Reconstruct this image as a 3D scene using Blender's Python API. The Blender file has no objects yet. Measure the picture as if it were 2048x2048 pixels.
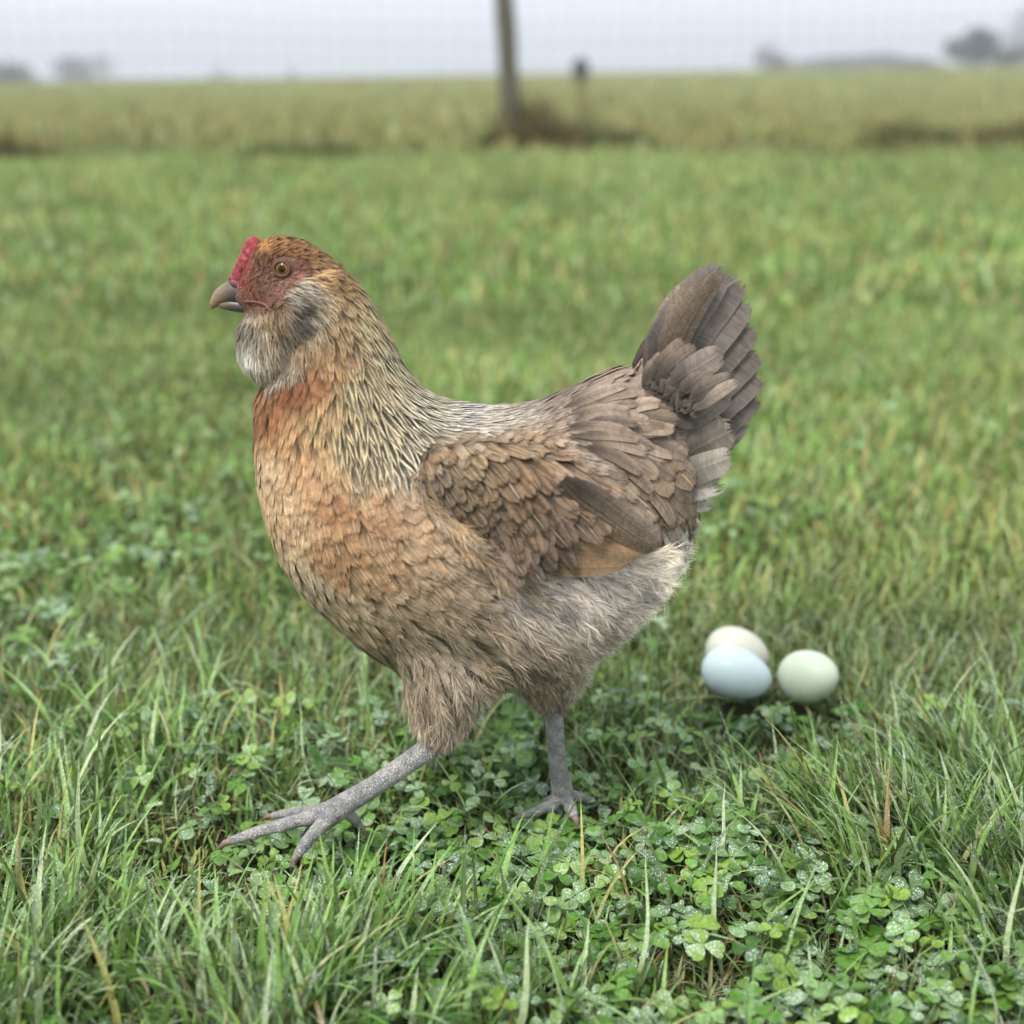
import bpy, math, random
import numpy as np
from mathutils import Vector, Matrix
from mathutils.bvhtree import BVHTree

rng = np.random.default_rng(7)
random.seed(7)
scene = bpy.context.scene
COL = scene.collection

# ------------------------------------------------------------------ camera, sky, sun, exposure
FPX = 2600.0                      # focal length in pixels of a 2048 px wide picture
PITCH = math.radians(18.29)
CAM = np.array([0.0, -0.82, 0.51])
cam_data = bpy.data.cameras.new('camera')
cam_data.sensor_width = 36.0
cam_data.lens = FPX / 2048.0 * 36.0
cam_data.clip_start = 0.02
cam_data.clip_end = 3000.0
cam_data.dof.use_dof = True
cam_data.dof.focus_distance = 0.865
cam_data.dof.aperture_fstop = 3.7
cam = bpy.data.objects.new('camera', cam_data)
cam.location = CAM
cam.rotation_euler = (math.radians(90) - PITCH, 0, 0)
COL.objects.link(cam)
scene.camera = cam

SUN_EL, SUN_AZ = math.radians(57), math.radians(212)     # azimuth clockwise from +Y (behind the camera, left)
world = bpy.data.worlds.new('World')
scene.world = world
world.use_nodes = True
wt = world.node_tree
for n in list(wt.nodes): wt.nodes.remove(n)
wo = wt.nodes.new('ShaderNodeOutputWorld')
bg = wt.nodes.new('ShaderNodeBackground')
sky = wt.nodes.new('ShaderNodeTexSky')
sky.sky_type = 'NISHITA'
sky.sun_disc = False
sky.sun_elevation = SUN_EL
sky.sun_rotation = SUN_AZ
sky.dust_density = 4.0
hs = wt.nodes.new('ShaderNodeHueSaturation'); hs.inputs['Saturation'].default_value = 0.22
mx = wt.nodes.new('ShaderNodeMix'); mx.data_type = 'RGBA'; mx.inputs[0].default_value = 0.80
mx.inputs[7].default_value = (8.0, 8.5, 9.2, 1)         # even cloud cover
wt.links.new(sky.outputs[0], hs.inputs['Color'])
wt.links.new(hs.outputs[0], mx.inputs[6])
wt.links.new(mx.outputs[2], bg.inputs['Color'])
bg.inputs['Strength'].default_value = 0.068
wt.links.new(bg.outputs[0], wo.inputs['Surface'])

sun_d = bpy.data.lights.new('sun', 'SUN')
sun_d.energy = 1.5
sun_d.angle = math.radians(14)
sun_d.color = (1.0, 0.96, 0.9)
sun = bpy.data.objects.new('sun', sun_d)
sd = Vector((math.sin(SUN_AZ) * math.cos(SUN_EL), math.cos(SUN_AZ) * math.cos(SUN_EL), math.sin(SUN_EL)))
sun.rotation_euler = sd.to_track_quat('Z', 'Y').to_euler()
sun.location = sd * 5
COL.objects.link(sun)

vs = scene.view_settings
vs.view_transform = 'Standard'
vs.look = 'None'
vs.exposure = 1.42
vs.gamma = 1.0
scene.render.engine = 'CYCLES'
try:
    scene.cycles.transparent_max_bounces = 12
    scene.cycles.max_bounces = 6
except Exception:
    pass

# ------------------------------------------------------------------ helpers
FW = np.array([0, math.cos(PITCH), -math.sin(PITCH)])
UP = np.array([0, math.sin(PITCH), math.cos(PITCH)])
K = 2048 / 1932.0                 # measurements below were taken on a 1932 px wide view

def raydir(px, py):
    return FW + np.array([1.0, 0, 0]) * ((px * K - 1024) / FPX) + UP * ((1024 - py * K) / FPX)

def P(px, py, y=0.0):
    d = raydir(px, py)
    return CAM + d * ((y - CAM[1]) / d[1])

def G(px, py, z=0.0):
    d = raydir(px, py)
    return CAM + d * ((z - CAM[2]) / d[2])

def proj(p):
    p = np.asarray(p, float)
    v = p - CAM
    z = v @ FW
    return np.stack([(1024 + v[..., 0] / z * FPX) / K, (1024 - (v @ UP) / z * FPX) / K], -1)

def lin(c):
    c = np.asarray(c, float) / 255.0
    return np.where(c <= 0.04045, c / 12.92, ((c + 0.055) / 1.055) ** 2.4)

def tag(o, label=None, cat=None, group=None, kind=None):
    if label: o['label'] = label
    if cat: o['category'] = cat
    if group: o['group'] = group
    if kind: o['kind'] = kind
    return o

def empty(name, loc=(0, 0, 0)):
    o = bpy.data.objects.new(name, None)
    o.empty_display_size = 0.05
    o.location = loc
    COL.objects.link(o)
    return o

def mesh_np(name, V, F, mat=None, parent=None, attrs=None, uv=None, smooth=True, local=True):
    """V (n,3); F list of int arrays (m,3)/(m,4); attrs {name: (n,4)} point colours; uv (n,2)"""
    V = np.asarray(V, np.float32)
    if parent is not None and local:
        V = V - np.array(parent_world(parent), np.float32)
    me = bpy.data.meshes.new(name)
    Fs = [np.asarray(f, np.int32) for f in (F if isinstance(F, (list, tuple)) else [F]) if len(f)]
    nl = sum(f.size for f in Fs)
    npol = sum(len(f) for f in Fs)
    me.vertices.add(len(V)); me.vertices.foreach_set('co', V.ravel())
    me.loops.add(nl); me.polygons.add(npol)
    li = np.concatenate([f.ravel() for f in Fs])
    me.loops.foreach_set('vertex_index', li)
    tot = np.concatenate([np.full(len(f), f.shape[1], np.int32) for f in Fs])
    st = np.concatenate([[0], np.cumsum(tot)[:-1]]).astype(np.int32)
    me.polygons.foreach_set('loop_start', st)
    me.polygons.foreach_set('loop_total', tot)
    me.polygons.foreach_set('use_smooth', np.full(npol, smooth, bool))
    me.update(calc_edges=True)
    if attrs:
        for k, a in attrs.items():
            at = me.color_attributes.new(k, 'FLOAT_COLOR', 'POINT')
            at.data.foreach_set('color', np.asarray(a, np.float32).ravel())
    if uv is not None:
        ul = me.uv_layers.new(name='UVMap')
        ul.data.foreach_set('uv', np.asarray(uv, np.float32)[li].ravel())
    if mat: me.materials.append(mat)
    o = bpy.data.objects.new(name, me)
    COL.objects.link(o)
    if parent is not None: o.parent = parent
    return o

def parent_world(p):
    l = np.array(p.location)
    while p.parent is not None:
        p = p.parent
        l = l + np.array(p.location)
    return l

def newmat(name):
    m = bpy.data.materials.new(name)
    m.use_nodes = True
    t = m.node_tree
    for n in list(t.nodes): t.nodes.remove(n)
    return m, t

class NT:
    """tiny node-graph writer"""
    def __init__(s, t): s.t = t
    def n(s, ty, **kw):
        x = s.t.nodes.new(ty)
        for k, v in kw.items(): setattr(x, k, v)
        return x
    def l(s, a, b): s.t.links.new(a, b)
    def put(s, inp, v):
        if hasattr(v, 'is_output') or isinstance(v, bpy.types.NodeSocket): s.l(v, inp)
        else: inp.default_value = v
    def m(s, op, a, b=None, c=None, clamp=False):
        x = s.n('ShaderNodeMath', operation=op); x.use_clamp = clamp
        s.put(x.inputs[0], a)
        if b is not None: s.put(x.inputs[1], b)
        if c is not None: s.put(x.inputs[2], c)
        return x.outputs[0]
    def ss(s, v, a, b, lo=0.0, hi=1.0):
        x = s.n('ShaderNodeMapRange', interpolation_type='SMOOTHSTEP')
        s.put(x.inputs[0], v); s.put(x.inputs[1], a); s.put(x.inputs[2], b); s.put(x.inputs[3], lo); s.put(x.inputs[4], hi)
        return x.outputs[0]
    def mix(s, f, a, b, bt='MIX'):
        x = s.n('ShaderNodeMix', data_type='RGBA', blend_type=bt)
        s.put(x.inputs[0], f); s.put(x.inputs[6], a); s.put(x.inputs[7], b)
        return x.outputs[2]
    def noise(s, vec, scale, detail=2.0, rough=0.5):
        x = s.n('ShaderNodeTexNoise'); s.put(x.inputs['Scale'], scale)
        x.inputs['Detail'].default_value = detail; x.inputs['Roughness'].default_value = rough
        if vec is not None: s.l(vec, x.inputs['Vector'])
        return x.outputs['Fac']
    def vor(s, vec, scale, feature='F1'):
        x = s.n('ShaderNodeTexVoronoi', feature=feature); s.put(x.inputs['Scale'], scale)
        if vec is not None: s.l(vec, x.inputs['Vector'])
        return x.outputs['Distance']
    def attr(s, name):
        return s.n('ShaderNodeAttribute', attribute_name=name)
    def sep(s, c):
        x = s.n('ShaderNodeSeparateColor'); s.l(c, x.inputs[0]); return x.outputs
    def comb(s, a, b, c):
        x = s.n('ShaderNodeCombineXYZ'); s.put(x.inputs[0], a); s.put(x.inputs[1], b); s.put(x.inputs[2], c); return x.outputs[0]
    def bump(s, h, strength, dist):
        x = s.n('ShaderNodeBump'); s.l(h, x.inputs['Height']); x.inputs['Strength'].default_value = strength
        x.inputs['Distance'].default_value = dist; return x.outputs[0]
    def prin(s, col, rough=0.6, spec=0.5, normal=None, **kw):
        x = s.n('ShaderNodeBsdfPrincipled')
        s.put(x.inputs['Base Color'], col); s.put(x.inputs['Roughness'], rough)
        s.put(x.inputs['Specular IOR Level'], spec)
        if normal is not None: s.l(normal, x.inputs['Normal'])
        for k, v in kw.items(): s.put(x.inputs[k.replace('_', ' ')], v)
        return x.outputs[0]
    def out(s, sh, disp=None):
        o = s.n('ShaderNodeOutputMaterial'); s.l(sh, o.inputs['Surface'])
    def obj(s): return s.n('ShaderNodeTexCoord').outputs['Object']

def rgba(c, k=1.0):
    c = lin(c) * k
    return (float(c[0]), float(c[1]), float(c[2]), 1.0)

def grid_noise(seed, n=64):
    return np.random.default_rng(seed).random((n, n))
def vnoise(x, y, seed=0, n=64):
    g = grid_noise(seed, n)
    xi = np.floor(x).astype(int); yi = np.floor(y).astype(int)
    fx = x - xi; fy = y - yi
    fx = fx * fx * (3 - 2 * fx); fy = fy * fy * (3 - 2 * fy)
    a = g[xi % n, yi % n]; b = g[(xi + 1) % n, yi % n]; c = g[xi % n, (yi + 1) % n]; d = g[(xi + 1) % n, (yi + 1) % n]
    return (a * (1 - fx) + b * fx) * (1 - fy) + (c * (1 - fx) + d * fx) * fy
def fbm(x, y, seed=0, o=3):
    r = 0; a = 1; t = 0
    for i in range(o):
        r = r + a * vnoise(x * 2 ** i + 17.3 * i, y * 2 ** i + 9.1 * i, seed + i); t += a; a *= 0.5
    return r / t
def sstep(x, a, b):
    t = np.clip((x - a) / (b - a), 0, 1)
    return t * t * (3 - 2 * t)

# ------------------------------------------------------------------ terrain
def hgt(x, y):
    x = np.asarray(x, float); y = np.asarray(y, float)
    D = y - CAM[1]
    z = -0.018 + 0.012 * (fbm(x * 5, y * 5, 3) - 0.5) * sstep(D, 0.2, 0.6)
    z = z + 0.10 * (fbm(x * 0.7 + 5, y * 0.7, 11) - 0.5) * sstep(D, 1.4, 5)
    ridge = 0.45 + 0.50 * (1 + np.clip(x / np.maximum(D, 1) / 0.40, -1.0, 1.5)) * 1.0
    z = z + ridge * sstep(D, 14, 85) - 1.8 * sstep(D, 95, 200)
    return z

m_soil, t = newmat('soil_and_turf'); N = NT(t)
geo = N.n('ShaderNodeNewGeometry').outputs['Position']
n1 = N.noise(geo, 0.9, 5, 0.6); n2 = N.noise(geo, 60.0, 4, 0.7); n3 = N.noise(geo, 7.0, 4, 0.6)
sep = N.n('ShaderNodeSeparateXYZ'); N.l(geo, sep.inputs[0])
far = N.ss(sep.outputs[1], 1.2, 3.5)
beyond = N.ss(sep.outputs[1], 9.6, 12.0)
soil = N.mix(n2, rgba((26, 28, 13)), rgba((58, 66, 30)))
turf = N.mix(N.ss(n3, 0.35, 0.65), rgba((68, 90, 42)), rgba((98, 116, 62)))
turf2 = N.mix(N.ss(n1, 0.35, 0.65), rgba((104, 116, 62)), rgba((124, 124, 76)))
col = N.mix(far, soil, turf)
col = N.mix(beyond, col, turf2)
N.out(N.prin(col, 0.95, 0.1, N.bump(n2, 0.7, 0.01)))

def build_ground():
    ys = np.concatenate([np.linspace(-40, -2.1, 12), np.linspace(-2.0, 2.5, 120), 2.5 * (800 / 2.5) ** np.linspace(0.01, 1, 130)])
    us = np.linspace(-1, 1, 241)
    us = np.sign(us) * np.abs(us) ** 3
    YY, UU = np.meshgrid(ys, us, indexing='ij')
    half = 60.0 + np.maximum(YY, 0) * 1.3
    XX = UU * half
    ZZ = hgt(XX, YY)
    V = np.stack([XX, YY, ZZ], -1).reshape(-1, 3)
    nu = len(us); i = np.arange(len(ys) - 1)[:, None] * nu + np.arange(nu - 1)[None]
    i = i.ravel()
    F = np.stack([i, i + 1, i + nu + 1, i + nu], 1)
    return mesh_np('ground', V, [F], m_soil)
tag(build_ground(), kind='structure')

# ------------------------------------------------------------------ vegetation builders
def blades(root, h, w, az, lean, bend, fold=0.25, rows=6, twist=None, cols=3):
    """many blades at once; returns V,F,uv, blade index per vertex"""
    n = len(root)
    s = np.linspace(0, 1, rows)
    ang = lean[:, None] + bend[:, None] * s[None] ** 1.3       # angle from vertical
    ds = h[:, None] / (rows - 1)
    dx = np.sin(ang) * ds; dz = np.cos(ang) * ds
    r = np.concatenate([np.zeros((n, 1)), np.cumsum(dx[:, :-1], 1)], 1)
    z = np.concatenate([np.zeros((n, 1)), np.cumsum(dz[:, :-1], 1)], 1)
    ca, sa = np.cos(az), np.sin(az)
    wig = (rng.random(n) - 0.5)[:, None] * h[:, None] * 0.18 * np.sin(s * math.pi * 1.3)[None]
    cx = root[:, 0, None] + ca[:, None] * r - sa[:, None] * wig
    cy = root[:, 1, None] + sa[:, None] * r + ca[:, None] * wig
    cz = root[:, 2, None] + z
    tw = (rng.random(n) * 1.2 - 0.6) if twist is None else twist
    ta = az[:, None] + math.pi / 2 + tw[:, None] * s[None]
    prof = np.minimum(1, 0.55 + s * 1.6) * (1 - s ** 2.6)
    prof[-1] = 0.04
    half = 0.5 * w[:, None] * prof[None]
    sx, sy = np.cos(ta), np.sin(ta)
    # normal of the strip (in bending plane)
    nx, ny, nz = ca[:, None] * -np.cos(ang), sa[:, None] * -np.cos(ang), np.sin(ang)
    if cols == 3: us = np.array([-1, 0, 1.0])
    else: us = np.array([-1, 1.0])
    c = len(us)
    V = np.empty((n, rows, c, 3), np.float32)
    for k, u in enumerate(us):
        f = fold * half * abs(u)
        V[:, :, k, 0] = cx + sx * half * u + nx * f
        V[:, :, k, 1] = cy + sy * half * u + ny * f
        V[:, :, k, 2] = cz + nz * f
    UV = np.empty((n, rows, c, 2), np.float32)
    UV[..., 0] = (us * 0.5 + 0.5)[None, None]
    UV[..., 1] = s[None, :, None]
    base = (np.arange(n) * rows * c)[:, None, None]
    a = (np.arange(rows - 1) * c)[None, :, None] + np.arange(c - 1)[None, None]
    q = base + a
    F = np.stack([q, q + 1, q + 1 + c, q + c], -1).reshape(-1, 4)
    idx = np.repeat(np.arange(n), rows * c)
    return V.reshape(-1, 3), F, UV.reshape(-1, 2), idx

def leafmat(name, dew=0.0, trans=0.22, stripes=True):
    m, t = newmat(name); N = NT(t)
    a = N.attr('c1'); c1 = a.outputs['Color']; rnd = a.outputs['Alpha']
    uv = N.n('ShaderNodeUVMap').outputs[0]
    su = N.n('ShaderNodeSeparateXYZ'); N.l(uv, su.inputs[0]); u, v = su.outputs[0], su.outputs[1]
    pos = N.n('ShaderNodeNewGeometry').outputs['Position']
    nz = N.noise(pos, 420.0, 2, 0.6)
    col = N.mix(N.ss(nz, 0.3, 0.7, 0.0, 0.55), c1, N.mix(0.7, c1, (0.0, 0.0, 0.0, 1)), 'MIX')
    if stripes:
        st = N.m('SINE', N.m('MULTIPLY', u, 42.0))
        col = N.mix(N.m('MULTIPLY_ADD', st, 0.08, 0.08), col, (0.30, 0.40, 0.16, 1))
        mid = N.ss(N.m('ABSOLUTE', N.m('SUBTRACT', u, 0.5)), 0.0, 0.09, 0.45, 0.0)
        col = N.mix(mid, col, (0.22, 0.32, 0.12, 1))
    rough = 0.46
    if dew > 0:
        d = N.vor(pos, 620.0); g = N.noise(pos, 55.0, 2, 0.5)
        g2 = N.ss(N.m('ADD', g, N.m('MULTIPLY', rnd, 0.25)), 0.58, 0.75)
        mk = N.m('MULTIPLY', N.ss(d, 0.18, 0.42, 1.0, 0.0), g2)
        mk = N.m('MULTIPLY', mk, dew)
        film = N.m('MULTIPLY', g2, 0.22 * dew)
        col = N.mix(film, col, (0.42, 0.52, 0.45, 1))
        col = N.mix(mk, col, (0.75, 0.80, 0.78, 1))
        rough = N.m('MULTIPLY_ADD', mk, -0.25, 0.42)
        bp = N.bump(d, 0.35, 0.0006)
    else:
        bp = None
    p = N.prin(col, rough, 0.30, bp)
    tr = N.n('ShaderNodeBsdfTranslucent'); N.l(N.mix(0.35, col, (0.30, 0.42, 0.03, 1)), tr.inputs[0])
    mxs = N.n('ShaderNodeMixShader'); mxs.inputs[0].default_value = trans
    N.l(p, mxs.inputs[1]); N.l(tr.outputs[0], mxs.inputs[2])
    N.out(mxs.outputs[0])
    return m
m_grass = leafmat('grass_blade', dew=0.55)
m_clover = leafmat('clover_leaf', dew=0.9, trans=0.22, stripes=False)
m_farveg = leafmat('far_grass', dew=0.0)

def blade_cols(n, x, y, dry=0.06, bright=1.0):
    G1 = lin((88, 132, 50)); G2 = lin((146, 184, 98)); G3 = lin((166, 182, 138)); G4 = lin((60, 84, 30)); Y = lin((190, 180, 110)); Bn = lin((150, 110, 70))
    r = rng.random(n)
    pat = fbm(x * 3.1, y * 3.1, 21)
    c = G1[None] * (1 - r)[:, None] + G2[None] * r[:, None]
    k = (rng.random(n) < 0.24)[:, None]; c = np.where(k, G3[None] * (0.7 + 0.7 * rng.random(n))[:, None], c)
    k = (rng.random(n) < 0.33)[:, None]; c = np.where(k, G4[None], c)
    k = (rng.random(n) < dry * (0.5 + pat))[:, None]; c = np.where(k, Y[None] * (0.6 + 0.5 * rng.random(n))[:, None], c)
    k = (rng.random(n) < dry * 0.35)[:, None]; c = np.where(k, Bn[None], c)
    big = fbm(x * .9 + 3, y * .9, 55); c = c * (1.0 * bright * (0.62 + 0.68 * pat) * (.70 + .6 * big))[:, None]
    tan = sstep(fbm(x * 1.3 + 9, y * .8, 66), .60, .76)[:, None] * .28; c = c * (1 - tan) + lin((168, 156, 92)) * tan
    return np.concatenate([c, rng.random(n)[:, None]], 1)

def scatter(n, D0, D1, power=1.0, over=1.15):
    """points on the ground inside the view wedge between distances D0 and D1"""
    u = rng.random(n)
    D = np.sqrt(D0 ** 2 + (D1 ** 2 - D0 ** 2) * u) if power == 1 else D0 * (D1 / D0) ** u
    hw = (0.40 * (D * math.cos(PITCH) + 0.51 * math.sin(PITCH))) * over + 0.04 + 0.26 * np.clip(D - .3, 0, 6)
    x = (rng.random(n) * 2 - 1) * hw
    return x, D + CAM[1]

EGGS = []   # filled below: (x, y, radius)
FEET = [(G(560, 1560)[0], G(560, 1560)[1]), (G(1060, 1520)[0], G(1060, 1520)[1])]
def egg_xy(): return np.array([[e[0], e[1]] for e in EGGS])

egg_specs = [  # px, py of the visible centre, long axis tilt etc. ; ground contact found from depth
    dict(name='pale_blue_egg', px=1390, py=1271, y=G(1390, 1318)[1] + 0.012, col=(182, 199, 201), L=0.0625, W=0.0450, az=-8, el=-14),
    dict(name='cream_egg', px=1392, py=1232, y=G(1390, 1318)[1] + 0.050, col=(180, 180, 166), L=0.0600, W=0.0450, az=6, el=-20),
    dict(name='pale_green_egg', px=1526, py=1277, y=G(1526, 1326)[1] + 0.014, col=(182, 194, 173), L=0.0575, W=0.0465, az=-52, el=24),
]
for e in egg_specs:
    p = P(e['px'], e['py'], e['y']); e['loc'] = p
    EGGS.append((p[0], p[1]))

def lawn_mods(x, y):
    """height factor of plants: kept low round the eggs and the feet"""
    f = np.ones_like(x)
    for ex, ey in EGGS:
        d = np.hypot((x - ex) / 1.0, (y - ey) / 1.0)
        f = np.minimum(f, 0.42 + 0.58 * sstep(d, 0.025, 0.085))
        fr = (np.abs(x - ex) < 0.04) & (y < ey) & (y > ey - 0.16)
        f = np.where(fr, np.minimum(f, 0.58), f)
    inside = np.zeros_like(x, bool)
    for ex, ey in EGGS: inside |= np.hypot(x - ex, y - ey) < 0.015
    # near foot and shank corridor
    a = np.array(G(400, 1650)[:2]); b = np.array(G(780, 1600)[:2])
    ab = b - a; tt = np.clip(((x - a[0]) * ab[0] + (y - a[1]) * ab[1]) / (ab @ ab), 0, 1)
    d = np.hypot(x - a[0] - tt * ab[0], y - a[1] - tt * ab[1])
    f = np.minimum(f, 0.30 + 0.70 * sstep(d, 0.03, 0.10))
    c = G(1055, 1520)
    f = np.minimum(f, 0.35 + 0.65 * sstep(np.hypot(x - c[0], (y - c[1] + 0.02) * 0.8), 0.02, 0.07))
    return f, inside

def pxy(x, y):
    q = proj(np.stack([x, y, np.zeros_like(x)], -1))
    return q[:, 0], q[:, 1]

def region(x, y):
    """tall-grass and clover weights laid out on the ground"""
    gx, gy = x, y
    tall = np.zeros_like(x)
    def blob(cx, cy, rx, ry):
        p = G(cx, cy)
        return np.exp(-(((x - p[0]) / rx) ** 2 + ((y - p[1]) / ry) ** 2))
    tall += 1.0 * blob(250, 1800, 0.13, 0.07) + 0.8 * blob(560, 1820, 0.10, 0.06) + 0.5 * blob(60, 1560, 0.10, 0.08)
    tall += 1.1 * blob(1640, 1540, 0.10, 0.07) + 1.0 * blob(1900, 1600, 0.10, 0.09) + 0.8 * blob(1850, 1440, 0.08, 0.05) + 0.4 * blob(330, 1330, 0.2, 0.10)
    tall += 0.35 * blob(200, 1000, 0.3, 0.12) + 0.4 * blob(1800, 800, 0.4, 0.3)
    clov = 1.1 * blob(1200, 1640, 0.18, 0.07) + 1.2 * blob(1350, 1820, 0.30, 0.09) + 0.9 * blob(960, 1450, 0.06, 0.06) + 0.8 * blob(800, 1620, 0.13, 0.05)
    clov += 0.9 * blob(1800, 1850, 0.15, 0.05) + 0.45 * blob(300, 1500, 0.2, 0.06) + 0.5 * blob(950, 1300, 0.3, 0.15) + 0.5 * blob(150, 1900, 0.1, 0.03)
    bare = blob(1330, 1850, 0.030, 0.018) + 0.8 * blob(1720, 1700, 0.03, 0.015) + 0.6 * blob(1300, 1910, 0.03, 0.012)
    return np.clip(tall, 0, 1.3), np.clip(clov, 0, 1.2), np.clip(bare, 0, 1)

def build_lawn():
    Vs, Fs, UVs, Cs = [], [], [], []; off = 0
    def add(V, F, UV, C):
        nonlocal off
        Vs.append(V); Fs.append(F + off); UVs.append(UV); Cs.append(C); off += len(V)
    # --- low tangled undergrowth, foreground
    def surround(n):
        # sparser turf outside the photographed wedge
        x = (rng.random(n) * 2 - 1) * 3.2; D = -0.3 + 5.0 * rng.random(n); y = D + CAM[1]
        hw = (0.40 * (np.maximum(D, .5) * math.cos(PITCH) + 0.51 * math.sin(PITCH))) * 1.15 + 0.04 + 0.26 * np.clip(D - .3, 0, 6)
        k = (np.abs(x) > hw - .03) | (D < .53)
        k &= ~((D > -.1) & (D < .62) & (np.abs(x) < .26) & (D < .50))
        x, y = x[k], y[k]; m = len(x)
        root = np.stack([x, y, hgt(x, y)], 1)
        V, F, UV, idx = blades(root, .02 + .045 * rng.random(m), .004 + .004 * rng.random(m), rng.random(m) * 6.28, np.abs(rng.normal(0, .7, m)), rng.normal(.9, .4, m), rows=4, cols=2)
        C = blade_cols(m, x, y, .15, .95)[idx]
        add(V, F, UV, C)
    def lay(n, D0, D1, h0, h1, w0, w1, leanm, bendm, dry, keepfn=None, rows=5, cols=2, bright=1.0, lift=0.0, power=1, azf=None):
        x, y = scatter(n, D0, D1, power)
        f, ins = lawn_mods(x, y)
        tall, clov, bare = region(x, y)
        keep = ~ins
        if keepfn is not None: keep &= keepfn(x, y, tall, clov, bare)
        x, y, f, tall = x[keep], y[keep], f[keep], tall[keep]
        m = len(x)
        cl = fbm(x * 9, y * 9, 5)
        h = (h0 + (h1 - h0) * rng.random(m) ** 1.6) * (0.6 + 0.8 * cl) * f * (1 if D0 < 1 else (0.55 + 0.9 * fbm(x * 2.2, y * 2.2, 61)))
        w = (w0 + (w1 - w0) * rng.random(m))
        az = rng.random(m) * 2 * math.pi if azf is None else azf(x, y)
        lean = np.abs(rng.normal(0, leanm, m)); bend = np.abs(rng.normal(bendm, 0.45, m))
        root = np.stack([x, y, hgt(x, y) + lift], 1)
        V, F, UV, idx = blades(root, h, w, az, lean, bend, rows=rows, cols=cols)
        C = blade_cols(m, x, y, dry, bright)[idx]
        s = UV[:, 1:2]
        C = C.copy(); C[:, :3] *= 1.0
        yell = lin((176, 186, 120))
        C[:, :3] = C[:, :3] * (1 - 0.35 * (1 - s) ** 3) + yell[None] * 0.35 * (1 - s) ** 3   # pale sheath at the base
        add(V, F, UV, C)
    lay(42000, 0.52, 1.25, 0.012, 0.045, 0.0010, 0.0028, 0.7, 0.9, 0.22, lambda x, y, t, c, b: rng.random(len(x)) > b * 0.6, bright=.82)  # undergrowth colour darkened to paint shade into the gaps between blades
    # fine upright and arching blades
    lay(19000, 0.52, 1.30, 0.025, 0.065, 0.0013, 0.0032, 0.35, 0.9, 0.05, lambda x, y, t, c, b: rng.random(len(x)) < (0.25 + 0.8 * t) * (1 - 0.75 * np.clip(c, 0, 1)) * (1 - b), cols=3, rows=7)
    # broad blades in the tufts
    def az_t(x, y):
        r = rng.random(len(x))
        base = np.where(x > 0.05, math.pi * 0.95, rng.choice([0.35, 2.6, 1.2, -1.2], len(x)))
        return base + rng.normal(0, 0.7, len(x))
    lay(10000, 0.52, 1.30, 0.055, 0.115, 0.0026, 0.0058, 0.36, 0.75, 0.04, lambda x, y, t, c, b: rng.random(len(x)) < 0.85 * t ** 1.5 * (1 - b), cols=3, rows=8, azf=az_t)
    # single long blades anywhere
    lay(1300, 0.52, 1.1, 0.05, 0.10, 0.0020, 0.0042, 0.5, 0.9, 0.12, None, cols=3, rows=8)
    # coarse tufts
    T = [(250, 1880, 90, .2), (120, 1800, 80, .9), (420, 1930, 90, 2.6), (560, 1880, 90, .5), (660, 1830, 60, 1.0), (40, 1930, 60, .3), (330, 1760, 60, 2.3), (1650, 1660, 120, 2.9), (1760, 1620, 120, 2.7), (1880, 1660, 110, 1.2),
         (1910, 1530, 90, 2.6), (1720, 1530, 90, 2.9), (1940, 1790, 60, 2.5), (1570, 1570, 60, 3.1), (70, 1500, 50, .8), (330, 1400, 45, 1.3), (1830, 1450, 60, 2.2), (480, 1990, 60, 1.4), (800, 1960, 30, .4), (1010, 1900, 24, 2.9), (160, 1640, 50, .6), (760, 1790, 24, 1.2)]
    rt, az_, hh, ww_, ln = [], [], [], [], []
    for px_, py_, k, a0 in T:
        g0 = G(px_, py_)
        for _ in range(k):
            r_ = abs(rng.normal(0, .020)); q = rng.random() * 6.283
            x_, y_ = g0[0] + r_ * math.cos(q) * 1.5, g0[1] + r_ * math.sin(q)
            rt.append((x_, y_, float(hgt(x_, y_)))); az_.append(a0 + rng.normal(0, .75) if rng.random() < .7 else q)
            hh.append((.040 + .060 * rng.random()) * max(.35, float(lawn_mods(np.array([x_]), np.array([y_]))[0][0])) * (1 if py_ > 1700 or px_ > 1000 else .75)); ww_.append(.0026 + .0032 * rng.random()); ln.append(abs(rng.normal(.25, .22)))
    rt = np.array(rt); m_ = len(rt)
    V, F, UV, idx = blades(rt, np.array(hh), np.array(ww_), np.array(az_), np.array(ln), np.abs(rng.normal(.75, .45, m_)), rows=9, cols=3, fold=.35)
    C = blade_cols(m_, rt[:, 0], rt[:, 1], .05, 1.05)[idx]; s_ = UV[:, 1:2]
    C[:, :3] = C[:, :3] * (1 - .3 * (1 - s_) ** 3) + lin((176, 186, 120))[None] * .3 * (1 - s_) ** 3
    add(V, F, UV, C)
    # dry straw in the bare spots
    o_dry = lambda x, y, t, c, b: rng.random(len(x)) < b
    lay(9000, 0.52, 0.9, 0.02, 0.05, 0.0008, 0.0018, 1.1, 1.0, 3.0, o_dry, cols=2, rows=5, bright=0.75)
    surround(110000)
    near = mesh_np('grass', np.concatenate(Vs), [np.concatenate(Fs)], m_grass, None, {'c1': np.concatenate(Cs)}, np.concatenate(UVs))
    tag(near, kind='stuff')
    Vs.clear(); Fs.clear(); UVs.clear(); Cs.clear(); off = 0
    lay(110000, 1.22, 3.2, 0.018, 0.050, 0.002, 0.0045, 0.85, 0.9, 0.16, rows=4, cols=2, bright=1.16)
    lay(105000, 3.1, 10.5, 0.035, 0.085, 0.006, 0.013, 0.9, 0.8, 0.22, rows=4, cols=2, bright=1.16)
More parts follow.
